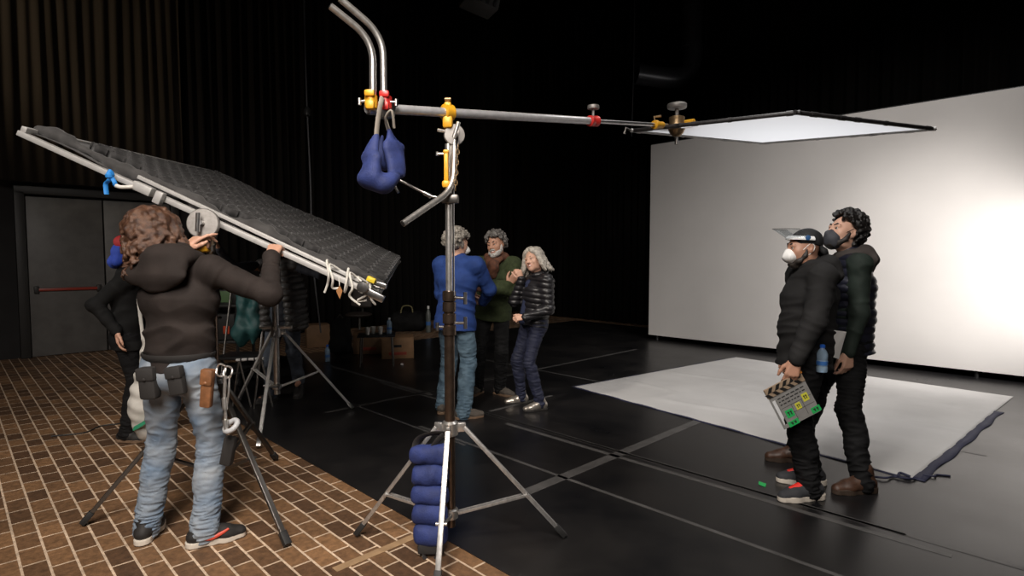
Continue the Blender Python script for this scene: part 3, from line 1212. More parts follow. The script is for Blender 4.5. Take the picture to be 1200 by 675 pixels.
# --- stand holding the grid frame in front of the man in the brown hoodie
SN = Vector((P(255, 560, 3.42).x, 3.42, 0))
feetN = [G(97, 617), G(337, 642), Vector((SN.x + .05, 4.15, 0))]
nst = stand('near stand behind the hooded man, holding up the near rail of the frame', SN, feetN, 0.74, 0.21, 1.55, 0.025, 0.028, (bronze, darkm, steel), .5, 'light_stand')
DN = P(238, 262, 3.12)
fd = Vector((.15, -1, .1)).normalized()
MB().lathe(DN, fd, [(.03, -.03), (.075, -.024), (.083, -.014), (.083, .004), (.078, .01), (.02, .012)], 36).build('grip_disc', disc_m, nst)
mb = MB().cyl(DN, DN + fd * .05, .013, n=12)
mb.cyl(DN + fd * .05 + Vector((-.012, 0, -.05)), DN + fd * .05 + Vector((-.005, 0, .05)), .012, n=12)
mb.cyl((SN.x, SN.y, 1.5), (DN.x + .03, DN.y + .06, DN.z - .05), .016, n=12)
mb.build('grip_handle', steel, nst)
c_ = P(237, 291, 3.14)
cl = thing('pipe_clamp', 'yellow clamp below the round grip disc of the near stand', 'clamp', tuple(c_))
mb = MB().box(c_, (.075, .05, .045), Matrix.Rotation(R(-8), 3, 'Y'), .01)
mb.box(c_ + Vector((0, .0, .05)), (.035, .04, .07), None, .008)
mb.build('clamp_body', yellow, cl)
tee_knob(c_ + Vector((.04, -.01, 0)), (1, -.1, 0), .02, .03).build('clamp_knob', darkm, cl)

# --- far stand under the frame
SF = Vector((P(325, 460, 5.25).x, 5.25, 0))
feetF = [G(303, 526), G(413, 480), G(278, 474)]
fst = stand('far stand with a pale silver leg on the black floor under the grid frame', SF, feetF, 0.80, 0.30, 1.40, 0.028, 0.028, (steel, alum_w, steel), .5, 'light_stand')
MB().cyl((SF.x, SF.y, 1.38), (SF.x, SF.y, 1.88), .018, n=16).build('riser', steel, fst)
for z in (1.36, .82):
    MB().lathe((SF.x, SF.y, z - .03), UP, [(.028, 0), (.042, .006), (.042, .06), (.028, .066)], 18).build('column_collar', steel, fst)
MB().box((SF.x, SF.y, .85), (.3, .03, .03), None, .006).build('cross_bar', steel, fst)
k = tee_knob((SF.x - .04, SF.y - .02, 1.33), (-1, -.4, .2), .06, .06)
k.build('clamp_knob', darkm, fst)

# --- tilted frame with black egg-crate grid
dN, dF = 3.25, 5.9
N1, N2 = P(28, 158, dN), P(442, 346, dN)
ev = N2 - N1
F1 = P(240, 203, dF)
F2 = F1 + ev
sv = F1 - N1
nv = ev.cross(sv).normalized()
eu, su = ev.normalized(), sv.normalized()
fr = thing('grid_frame', 'big tilted aluminium frame covered with a black honeycomb fabric grid', 'lighting frame', tuple((N1 + F2) / 2))
for a, b, mm, w in ((N1, N2, alum_w, .052), (F1, F2, alum, .035), (N1 + nv * .03, F1 + nv * .03, alum_w, .03), (N2, F2, alum, .03)):
    d = (b - a).normalized()
    MB().bar(a - d * .02, b + d * .02, w, .03, up=nv).build('frame_rail', mm, fr)
# second square tube and lashed cloth along the near rail
MB().bar(N1.lerp(N2, .3) + nv * .045 + su * .05, N2 + nv * .03 + su * .03, .022, .022, up=nv).build('inner_rail', alum_w, fr)
cloth_dark = mat('dark_grid_cloth', (0.036, 0.034, 0.033), 0.8, var=0.3, vscale=12, sheen=0.2)
grid_black = mat('black_grid_fabric', (0.022, 0.021, 0.021), 0.8, var=0.3, vscale=30, sheen=0.2)


def sheet_pt(u, v):
    sag = -.03 * math.sin(PI * u) * math.sin(PI * v) + .012 * math.sin(17 * u + 8 * v)
    return N1 + ev * u + sv * (.015 + .97 * v) + nv * (.02 + sag)


MB().grid(sheet_pt, 40, 40).build('cloth', cloth_dark, fr, solid=.002)
# rolled skirt of cloth along the near edge
S = SDF(.008)
pts = [N1 + ev * t + su * (.10 + .02 * math.sin(9 * t)) + nv * (.045 + .012 * math.sin(21 * t)) for t in [i / 24 for i in range(25)]]
S.chain(pts, [.028 + .012 * math.sin(i * 1.3) for i in range(25)], .03)
S.build('cloth_roll', cloth_dark, fr, post=lambda p: .006 * sine_noise(p, 5, 22))


def grid_mesh():
    mb = MB()
    nu, nvv = 18, 22
    h = .05
    Le, Ls = ev.length, sv.length
    lift = .02
    seg = 8

    def strip(fn, n):
        prev = None
        for i in range(n + 1):
            p = fn(i / n)
            a = mb.bm.verts.new(p + nv * lift)
            b = mb.bm.verts.new(p + nv * (lift + h))
            if prev:
                mb.bm.faces.new((prev[0], a, b, prev[1]))
            prev = (a, b)
    sag = lambda u, v: nv * (-.025 * math.sin(PI * u) * math.sin(PI * v) + .008 * math.sin(11 * u + 7 * v))
    for j in range(nvv + 1):
        v = .15 + .84 * j / nvv
        strip(lambda t, v=v, j=j: N1 + ev * (.06 + .935 * t) + sv * v + su * (.020 * math.cos(PI * nu * t * 2 / 1.0 + (PI if j % 2 else 0))) + sag(t, v), nu * seg)
    for i in range(nu + 1):
        u = .06 + .935 * i / nu
        strip(lambda t, u=u, i=i: N1 + ev * u + sv * (.15 + .84 * t) + eu * (.012 * math.sin(PI * nvv * t + (PI if i % 2 else 0))) + sag(u, .15 + .84 * t), nvv * 4)
    return mb


grid_mesh().build('honeycomb_grid', grid_black, fr, recalc=False, solid=.004)

# bits tied on the frame
cord_w = mat('white_cord', (0.62, 0.60, 0.55), 0.7)
bs = thing('tie_strap', 'bright blue strap knotted round the near rail of the grid frame', 'strap', tuple(P(127, 205, 3.20)))
mb = MB()
mb.tube(spline([P(125, 204, 3.18), P(128, 200, 3.17), P(132, 205, 3.18), P(128, 211, 3.17), P(124, 216, 3.18), P(125, 228, 3.18)]), .012, 8, flat=.4)
mb.tube(spline([P(130, 206, 3.18), P(134, 213, 3.17), P(136, 219, 3.18), P(132, 216, 3.17)]), .011, 8, flat=.4)
mb.lathe(P(128, 206, 3.17) - UP * .02, UP, [(.006, 0), (.018, .01), (.02, .025), (.01, .04)], 12)
mb.build('strap_webbing', mat('bright_blue_webbing', (0.02, 0.22, 0.62), 0.6), bs)
# white hand clamp on the near rail
wc = thing('rail_clamp', 'white metal clamp gripping the near rail above the man\'s hair', 'clamp', tuple(P(200, 236, 3.20)))
rail_at = lambda t: N1 + ev * t
mb = MB()
mb.bar(rail_at(.325) + nv * .01 + Vector((0, -.05, 0)), rail_at(.375) + nv * .01 + Vector((0, -.05, 0)), .05, .05, up=nv)
mb.bar(rail_at(.385) + Vector((0, -.05, 0)), rail_at(.405) + Vector((0, -.05, 0)), .04, .07, up=nv)
mb.build('clamp_body', alum_w, wc)
mb = MB().tube(spline([rail_at(.33) + Vector((0, -.07, .0)), rail_at(.30) + Vector((0, -.08, -.03)), rail_at(.285) + Vector((0, -.08, -.035))]), .011, 10)
mb.build('clamp_lever', cord_w, wc)
# cords and clips at the low corner
mb = MB()
rr = random.Random(12)
for k in range(6):
    b0 = rail_at(.86 + .026 * k) + su * .08 + nv * .04 + Vector((0, -.05, 0))
    mb.tube(spline([b0, b0 + Vector((rr.uniform(-.04, .04), -.06, .03)), b0 + Vector((rr.uniform(-.05, .05), -.09, -.05)), b0 + Vector((rr.uniform(-.04, .02), -.06, -.10)), b0 + Vector((rr.uniform(-.03, .03), -.05, -.15 + .05 * (k % 3)))]), .0065, 8)
mb.build('cord_ends', cord_w, fr)
cc = thing('spring_clip', 'silver spring clip on the low right corner of the grid frame', 'clip', tuple(N2 + Vector((.02, -.03, .02))))
mb = MB()
mb.bar(N2 + Vector((-.05, -.06, .03)), N2 + Vector((.05, -.06, -.02)), .03, .04)
mb.bar(N2 + Vector((-.04, -.02, .08)), N2 + Vector((.06, -.03, .05)), .03, .03)
mb.lathe(N2 + Vector((-.06, -.07, .05)), (0, -1, 0), [(.03, 0), (.035, .01), (.03, .02), (.012, .022)], 16)
mb.build('clip_jaw', steel, cc)
MB().box(N2 + Vector((-.02, -.05, .09)), (.05, .03, .03), Matrix.Rotation(R(25), 3, 'Y'), .006).build('clip_pad', mat('yellow_pad', (.75, .55, .03), .5), cc)
# paper tag
tg = thing('paper_tag', 'small orange-brown tag hanging below the near rail of the grid frame', 'tag', tuple(P(398, 332, 3.20)))
q = P(398, 341, 3.20)
w = .02
MB().prism([q + Vector((-w, 0, 0)), q + Vector((0, 0, -.045)), q + Vector((w * .8, 0, 0)), q + Vector((0, 0, .03))], (0, .003, 0)).build('tag_card', mat('tag_orange', (.30, .13, .04), .6), tg)
MB().tube([q + Vector((0, 0, .03)), P(397, 325, 3.22)], .002, 6).build('tag_string', cord_w, tg)
# ------------------------------------------------------------------ people
def rot3(yaw, pitch=0, roll=0):
    """columns right, forward, up; yaw 0 looks away from the camera, 90 looks to the left of the frame"""
    return Matrix.Rotation(R(yaw), 3, 'Z') @ Matrix.Rotation(R(pitch), 3, 'X') @ Matrix.Rotation(R(roll), 3, 'Y')


def ik(a, b, l1, l2, hint):
    a, b = Vector(a), Vector(b)
    d = b - a
    L = d.length
    if L > (l1 + l2) * .995:
        b = a + d * ((l1 + l2) * .995 / L)
        d = b - a
        L = d.length
    if L < abs(l1 - l2) + .02:
        L = abs(l1 - l2) + .02
    x = (l1 * l1 - l2 * l2 + L * L) / (2 * L)
    hh = math.sqrt(max(l1 * l1 - x * x, 0))
    n = d.normalized()
    h = Vector(hint)
    h = (h - n * h.dot(n)).normalized()
    return a + n * x + h * hh, b


class J:
    pass


def joints(H, pel, neck, yaw_p, yaw_s, hc, head, wr, elh, ank, kneeh, shw=.185, hipw=.088):
    j = J()
    s = j.s = H / 1.75
    j.pel, j.neck, j.hc = Vector(pel), Vector(neck), Vector(hc)
    j.P3, j.S3, j.HM = rot3(yaw_p), rot3(yaw_s), rot3(*head)
    j.Rp, j.Fp = j.P3.col[0].copy(), j.P3.col[1].copy()
    j.Rs, j.Fs = j.S3.col[0].copy(), j.S3.col[1].copy()
    j.ud = (j.neck - j.pel).normalized()
    j.sh, j.el, j.wr, j.hip, j.kn, j.an = {}, {}, {}, {}, {}, {}
    for k, sg in (('L', -1), ('R', 1)):
        j.sh[k] = j.neck + j.Rs * (sg * shw * s) - j.ud * (.025 * s)
        j.el[k], j.wr[k] = ik(j.sh[k], wr[k], .295 * s, .265 * s, elh[k])
        j.hip[k] = j.pel + j.Rp * (sg * hipw * s)
        j.kn[k], j.an[k] = ik(j.hip[k], ank[k], .44 * s, .425 * s, kneeh[k])
    return j


def hand(S, w, d, dorsal, right, curl=25, s=1.0, thumb=(.6, .7, -.3), spread=1.0, curls=None, fwd=None):
    """palm, five fingers and a thumb; w the wrist, d the way the hand points, dorsal the back of the hand"""
    Y = Vector(d).normalized()
    Z = Vector(dorsal)
    Z = (Z - Y * Z.dot(Y)).normalized()
    X = Y.cross(Z)
    ts = -1 if right else 1
    pt = lambda x, y, z: Vector(w) + (X * (x * ts) + Y * y + Z * z) * s
    xs = [.031, .0105, -.0105, -.030]
    kn = [.090, .094, .090, .082]
    ln = [(.042, .026, .021), (.046, .030, .022), (.042, .028, .021), (.033, .021, .019)]
    for i in range(4):
        S.rc(pt(xs[i] * .55, .01, 0), pt(xs[i], kn[i], 0), .0165 * s, .0115 * s, .012)
        a = 0
        p = pt(xs[i], kn[i], 0)
        pts = [p]
        c = curls[i] if curls else curl
        sp = xs[i] * 1.6 * spread
        for q, L in enumerate(ln[i]):
            a += R(c) * (1.0, 1.05, .7)[q]
            dr_ = X * (ts * sp * math.cos(a)) + Y * math.cos(a) - Z * math.sin(a)
            p = p + dr_.normalized() * (L * s)
            pts.append(p)
        S.chain(pts, [.0102 * s, .0094 * s, .0086 * s, .0072 * s], .004)
    t0 = pt(.026, .022, -.006)
    td = (X * (ts * thumb[0]) + Y * thumb[1] + Z * thumb[2]).normalized()
    t1 = t0 + td * (.046 * s)
    td2 = (td + Y * .35 - X * (ts * .25)).normalized()
    t2 = t1 + td2 * (.033 * s)
    t3 = t2 + (td2 + Y * .2 - X * (ts * .2)).normalized() * (.026 * s)
    S.chain([pt(.012, .012, 0), t0, t1, t2, t3], [.016 * s, .0165 * s, .0125 * s, .0108 * s, .0086 * s], .008)


def head_sdf(S, j, female=False, neck_r=.056):
    s = j.s
    M, c = j.HM, j.hc
    W = lambda x, y, z: c + M @ (Vector((x, y, z)) * s)
    E = lambda x, y, z, rx, ry, rz, k=.02, sub=False: S.ell(W(x, y, z), (rx * s, ry * s, rz * s), M, k, sub)
    jw = .9 if female else 1.0
    E(0, -.018, .036, .075, .094, .084, .02)
    E(0, .026, -.012, .064 * (.96 if female else 1), .064, .088, .03)
    E(0, .036, -.072, .048 * jw, .048, .046, .03)
    E(0, .066, -.098, .024 * jw, .024, .020, .025)
    for sx in (-1, 1):
        E(sx * .042, .052, -.022, .024, .026, .026, .025)
        E(sx * .050, .01, -.068, .018 * jw, .034, .034, .03)
        E(sx * .031, .099, .006, .017, .016, .011, .014, True)
        # eyelids
        S.rc(W(sx * .019, .083, .015), W(sx * .044, .077, .014), .0055 * s, .005 * s, .006)
        S.rc(W(sx * .019, .083, -.002), W(sx * .043, .077, -.001), .005 * s, .0045 * s, .006)
        E(sx * .074, -.012, -.002, .010, .022, .032, .008)
        E(sx * .079, -.006, .004, .004, .010, .015, .006, True)
        E(sx * .011, .094, -.030, .010, .012, .009, .008)
    S.rc(W(-.038, .078, .024), W(.038, .078, .024), .011 * s, .011 * s, .016)
    S.rc(W(0, .086, .016), W(0, .108, -.026), .009 * s, .0125 * s, .010)
    S.rc(W(-.018, .082, -.057), W(.018, .082, -.057), .0075 * s, .0075 * s, .010)
    S.rc(W(-.015, .081, -.069), W(.015, .081, -.069), .008 * s, .008 * s, .010)
    S.rc(W(-.019, .092, -.0625), W(.019, .092, -.0625), .0022 * s, .0022 * s, .003, sub=True)
    S.rc(W(0, -.02, -.05), j.neck + j.Fs * (-.01 * s), neck_r * s, (neck_r + .006) * s, .03)


def body(j, root, skin, hands, h=.007, female=False):
    s = j.s
    S = SDF(h)
    n, p, u = j.neck, j.pel, j.ud
    S.ec(p, p.lerp(n, .35), j.Rp, (.135 * s, .095 * s), (.12 * s, .085 * s), .05)
    S.ec(p.lerp(n, .35), p.lerp(n, .72), j.Rs, (.12 * s, .085 * s), (.135 * s, .095 * s), .05)
    S.ec(p.lerp(n, .72), n - u * (.05 * s), j.Rs, (.135 * s, .095 * s), (.11 * s, .06 * s), .05)
    for k in 'LR':
        S.rc(n - u * (.03 * s), j.sh[k] - u * (.01 * s), .045 * s, .048 * s, .04)
        S.rc(j.sh[k] - u * (.01 * s), j.el[k], .044 * s, .034 * s, .03)
        S.rc(j.el[k], j.wr[k], .034 * s, .024 * s, .02)
        S.rc(j.hip[k], j.kn[k], .068 * s, .046 * s, .04)
        S.rc(j.kn[k], j.an[k], .046 * s, .034 * s, .03)
        S.rc(j.kn[k].lerp(j.an[k], .15) - j.Fp * .015, j.kn[k].lerp(j.an[k], .5) - j.Fp * .01, .04 * s, .036 * s, .03)
        fd = j.foot[k]
        S.rc(j.an[k] - UP * (.035 * s), j.an[k] + fd * (.13 * s) - UP * (.045 * s), .034 * s, .024 * s, .03)
    head_sdf(S, j, female)
    for k in 'LR':
        if hands.get(k):
            a = dict(hands[k])
            d, dor = a.pop('d'), a.pop('dorsal')
            if female:
                a.setdefault('s', .92 * s)
            a.setdefault('s', s)
            hand(S, j.wr[k], d, dor, k == 'R', **a)
    return S.build('body', skin, root)


def wrinkle(amp, freq, seed, focus=None, width=.3, along=None, across=None):
    """irregular cloth folds running mostly across a limb, strongest near the joints"""
    al, ac = along or 13.0 * freq, across or 4.2 * freq

    def fn(t, p, axis):
        a = p @ axis
        q = p * ac + axis[None, :] * (a * (al - ac))[:, None]
        n = sine_noise(q, seed, 1.0, 6)
        w = np.clip(.75 - 1.5 * np.abs(n), -.7, .75) + .35 * sine_noise(q, seed + 50, .45, 5)
        if focus is not None:
            e = sum(np.exp(-((t - f) / width) ** 2) for f in focus)
            w = w * (.22 + .78 * np.minimum(e, 1))
        return (amp * w).astype(np.float32)
    return fn


def quilt(j, amp, step, origin=None):
    o = np.array(origin if origin is not None else j.pel, np.float32)
    u = np.array(j.ud, np.float32)

    def fn(p):
        v = (p - o) @ u
        return -(amp * (np.abs(np.sin(v * PI / step + .15 * sine_noise(p, 2, 12, 4))) ** .55 - .6)).astype(np.float32)
    return fn


def folds(amp, seed, scale):
    return lambda p: (amp * sine_noise(p, seed, scale)).astype(np.float32)


def jacket(j, root, name, m, h=.007, hem=-.06, thick=0.0, sleeves='LR', amp=.006, seed=1, post=None, belly=0.0, wq=None, collar=True, cuffs=True, sleeve_end=.98, hem_r=None, chest_r=None):
    s = j.s
    S = SDF(h)
    n, p, u = j.neck, j.pel, j.ud
    t = thick
    L = (n - p).length
    hem_p = p + u * (hem * s)
    hr = hem_r or (.172, .128)
    cr = chest_r or (.178, .122)
    wq = wq or wrinkle(amp * 1.5, 3.2, seed, along=24, across=8)
    S.ec(hem_p, p + u * (L * .30), j.Rp, ((hr[0] + t) * s, (hr[1] + t + belly) * s), ((.158 + t) * s, (.118 + t + belly) * s), .06, wq)
    S.ec(p + u * (L * .30), p + u * (L * .68), j.Rs, ((.158 + t) * s, (.118 + t + belly) * s), ((cr[0] + t) * s, (cr[1] + t) * s), .06, wq)
    S.ec(p + u * (L * .68), n - u * (.055 * s), j.Rs, ((cr[0] + t) * s, (cr[1] + t) * s), ((.135 + t) * s, (.082 + t) * s), .06)
    for k in 'LR':
        S.rc(n + u * (.005 * s), j.sh[k] if k in sleeves else n.lerp(j.sh[k], .66) - u * .004, (.058 + t * .6) * s, (.062 + t * (1 if k in sleeves else .2)) * s, .05)
        if k in sleeves:
            S.rc(j.sh[k], j.el[k], (.064 + t) * s, (.053 + t) * s, .04, wrinkle(amp * .85, 3.4, seed + 3, (.95, .1), .3))
            e = j.el[k].lerp(j.wr[k], sleeve_end)
            S.rc(j.el[k], e, (.053 + t) * s, (.038 + t * .8) * s, .025, wrinkle(amp * .85, 4, seed + 5, (.05, .9), .35))
            if cuffs:
                dd = (e - j.el[k]).normalized()
                S.rc(e - dd * .035, e, (.040 + t * .8) * s, (.039 + t * .8) * s, .008)
    if collar:
        S.rc(n + u * (.0 * s) - j.Fs * .012 * s, n + u * (.05 * s) + j.Fs * .0, (.074) * s, (.066) * s, .03)
    hp = np.array(hem_p, np.float32)
    un = np.array(u, np.float32)
    clip = lambda q: -((q - hp) @ un) - .0 + np.where(np.abs((q - hp) @ un) > .35, -1.0, 0)
    # sleeves may hang lower than the hem: only trim near the trunk
    cx = np.array(p, np.float32)

    def clipper(q):
        v = (q - hp) @ un
        rr = np.linalg.norm((q - cx) - ((q - cx) @ un)[:, None] * un, axis=1)
        return np.where(rr < .21 * s + t, -v, -1.0).astype(np.float32)
    nz = folds(amp * .55, seed + 8, 17)
    ps = (lambda q: nz(q) + post(q)) if post else nz
    o = S.build(name, m, root, post=ps, clip=clipper)
    return o


def hood(j, root, m, h=.007, drop=.10, big=1.0, name='hood', seed=3):
    s = j.s
    S = SDF(h)
    n, u, r, f = j.neck, j.ud, j.Rs, j.Fs
    pts, rad = [], []
    for i in range(15):
        a = -PI * .5 + 2 * PI * i / 14
        back = (1 - math.sin(a)) / 2     # 1 at the back
        pp = n + r * (math.cos(a) * .088 * s * big) + f * ((math.sin(a) * .085 - .02) * s * big) + u * ((.045 - .02 * (1 - back)) * s)
        pts.append(pp)
        rad.append((.024 + .018 * back) * s * big)
    S.chain(pts, rad, .03)
    S.ec(n - f * (.085 * s * big) + u * (.045 * s), n - f * (.125 * s * big) - u * (drop * .55 * s), r, (.115 * s * big, .044 * s), (.118 * s * big, .034 * s), .06)
    S.ec(n - f * (.125 * s * big) - u * (drop * .5 * s), n - f * (.128 * s * big) - u * (drop * 1.15 * s), r, (.112 * s * big, .032 * s), (.055 * s * big, .016 * s), .06)
    # the rolled hem of the hood
    S.chain([n + r * (math.cos(a) * .115 * s * big) - f * (.11 * s * big) + u * ((.02 + math.sin(a) * .10) * s) for a in [PI + PI * i / 12 for i in range(13)]], [.016 * s] * 13, .02)
    return S.build(name, m, root, post=folds(.005, seed, 22))


def trousers(j, root, m, h=.007, amp=.006, seed=1, rise=.08, legs=(.094, .066, .060), post=None, hems=.045, stack=.008, name='trousers'):
    s = j.s
    S = SDF(h)
    p, u = j.pel, j.ud
    S.ec(p + UP * (.0 * s), p + u * (rise * s), j.Rp, (.165 * s, .118 * s), (.152 * s, .108 * s), .05)
    S.ell(p - j.Fp * (.045 * s) - UP * .03 * s, (.145 * s, .085 * s, .09 * s), j.P3, .05)
    for k in 'LR':
        S.rc(j.hip[k], j.kn[k], legs[0] * s, legs[1] * s, .035, wrinkle(amp, 6, seed, (.05, .98), .35))
        e = j.an[k] - UP * ((.085 - hems) * s) * .5
        S.rc(j.kn[k], e, legs[1] * s, legs[2] * s, .03, wrinkle(stack, 9, seed + 4, (.0, .95), .38))
        S.rc(j.kn[k].lerp(j.an[k], .12) - j.foot[k] * .012, j.kn[k].lerp(j.an[k], .45) - j.foot[k] * .012, legs[1] * .95 * s, legs[1] * .88 * s, .03, wrinkle(amp, 5, seed + 7))
    return S.build(name, m, root, post=folds(amp * .5, seed + 2, 20))


def shoe(j, k, root, upper, sole, h=.004, name='shoe', boot=0.0, lace=None, s=None, sole_h=.026):
    s = s or j.s
    f = j.foot[k]
    f = Vector((f.x, f.y, 0)).normalized()
    a = j.an[k]
    o = Vector((a.x, a.y, 0.004))
    M = Matrix((f.cross(UP), f, UP)).transposed()
    W = lambda x, y, z: o + M @ (Vector((x, y, z)) * s)
    S = SDF(h)
    S.rc(W(0, -.045, .048), W(0, .03, .056), .038 * s, .042 * s, .02)
    for sx in (-.009, .009):
        S.rc(W(sx * .5, .03, .056), W(sx, .10, .036), .042 * s, .036 * s, .02)
        S.rc(W(sx, .10, .036), W(sx * .8, .165, .028), .037 * s, .027 * s, .02)
    S.rc(W(0, -.03, .06), W(0, -.012, .095 + boot), .042 * s, .039 * s, .02)
    z0 = float(o.z + sole_h * s * .7)
    sh = S.build(name, upper, root, clip=lambda q: (z0 - q[:, 2]).astype(np.float32), post=folds(.0015, 5, 40))
    S = SDF(h)
    S.slab(o, np.array(M), (0, -.048 * s), (0, .04 * s), .041 * s, .038 * s, 0, sole_h * s)
    S.slab(o, np.array(M), (0, .04 * s), (0, .105 * s), .040 * s, .048 * s, 0, sole_h * s, .01)
    S.slab(o, np.array(M), (0, .10 * s), (0, .160 * s), .048 * s, .036 * s, 0, sole_h * s * .95, .01)
    S.build('sole', sole, sh)
    if lace is not None:
        mb = MB()
        for i in range(5):
            y = .035 + i * .02
            z = .101 - i * .0085
            sg = 1 if i % 2 else -1
            mb.tube(spline([W(-.030, y - .006 * sg, z - .016), W(0, y, z + .003), W(.030, y + .006 * sg, z - .016)], 5), .0042 * s, 6)
        mb.build('laces', lace, sh)
    return sh


def eyes(j, root, iris=(.05, .03, .02), closed=False):
    s = j.s
    for sx in (-1, 1):
        c = j.hc + j.HM @ (Vector((sx * .031, .0785, .0065)) * s)
        f = j.HM.col[1]
        mb = MB().lathe(c - f * .0115 * s, f, [(.0115 * s * math.sin(a), .0115 * s * (1 - math.cos(a))) for a in [PI * i / 12 for i in range(1, 12)]], 16)
        for fc in mb.bm.faces:
            if (fc.calc_center_median() - c).normalized().dot(f) > .70:
                fc.material_index = 1
        mb.build('eye', [mat('eye_white', (.5, .47, .43), .3), mat('iris', iris, .2)], root)


def brows(j, root, m, th=.006, smile=0):
    s = j.s
    S = SDF(.004)
    W = lambda x, y, z: j.hc + j.HM @ (Vector((x, y, z)) * s)
    for sx in (-1, 1):
        S.chain([W(sx * .014, .090, .027), W(sx * .032, .086, .034), W(sx * .050, .072, .028)], [th * s, th * s, th * .6 * s], .006)
    return S.build('eyebrows', m, root)


def smile(j, root, lipm, teeth=True):
    s = j.s
    W = lambda x, y, z: j.hc + j.HM @ (Vector((x, y, z)) * s)
    mb = MB()
    for zc, up_ in ((-.054, 1), (-.071, -1)):
        pts = [W(x, .0945 - abs(x) * .42, zc + abs(x) * .22 - up_ * abs(x) * .22 * .6) for x in (-.026, -.014, 0, .014, .026)]
        mb.tube(spline(pts, 4), .0042 * s, 8)
    mb.build('lips', lipm, root)
    if teeth:
        mb = MB()
        pts = [W(x, .0915 - abs(x) * .42, -.062 + abs(x) * .15) for x in (-.02, -.01, 0, .01, .02)]
        mb.tube(spline(pts, 4), .0062 * s, 8)
        mb.build('teeth', mat('teeth', (.75, .72, .66), .3), root)


def beard(j, root, m, h=.005, full=1.0, seed=2, moustache=True):
    s = j.s
    S = SDF(h)
    W = lambda x, y, z: j.hc + j.HM @ (Vector((x, y, z)) * s)
    M = j.HM
    S.ell(W(0, .055, -.100), (.040 * s * full, .036 * s * full, .030 * s * full), M, .02)
    for sx in (-1, 1):
        S.chain([W(sx * .068, .012, -.01), W(sx * .064, .022, -.05), W(sx * .046, .050, -.082), W(sx * .018, .078, -.102)], [.010 * s, .015 * s * full, .019 * s * full, .020 * s * full], .02)
        if moustache:
            S.chain([W(sx * .004, .098, -.046), W(sx * .024, .087, -.052), W(sx * .034, .074, -.072)], [.008 * s, .0085 * s, .007 * s], .008)
    return S.build('beard', m, root, post=folds(.003, seed, 70))


def hair_curly(j, root, m, h=.005, n=190, seed=1, r=(.016, .028), low=-.05, vol=1.0, fringe=.045, k=.006, name='hair', top=1.0):
    s = j.s
    rnd = random.Random(seed)
    S = SDF(h)
    W = lambda x, y, z: j.hc + j.HM @ (Vector((x, y, z)) * s)
    S.ell(W(0, -.035, .05), (.079 * s, .084 * s, .078 * s), j.HM, .02)
    S.ell(W(0, -.055, .0), (.070 * s, .060 * s, .060 * s), j.HM, .03)
    cnt = 0
    while cnt < n:
        v = Vector((rnd.gauss(0, 1), rnd.gauss(0, 1), rnd.gauss(0, 1))).normalized()
        x, y, z = v.x * .080 * vol, -.018 + v.y * .096 * vol, .036 + v.z * .088 * vol * top
        if z < low:
            continue
        if y > .01 and z < fringe + (.03 if y > .05 else 0):
            continue
        if y > -.02 and z < .035:
            continue
        if y > -.045 and z < -.0:
            continue
        rr = rnd.uniform(*r)
        c = Vector((x, y, z))
        # a curl: a short hook of three beads
        t = v.orthogonal().normalized()
        t = Quaternion(v, rnd.uniform(0, 6.28)) @ t
        o = c + v * rr * .3
        S.chain([W(*o), W(*(o + t * rr * .9 + v * rr * .5)), W(*(o + t * rr * 1.2 - v * rr * .3 + v.cross(t) * rr * .6))], [rr * .62 * s, rr * .5 * s, rr * .38 * s], k)
        cnt += 1
    return S.build(name, m, root, post=folds(.0022, seed + 4, 95))


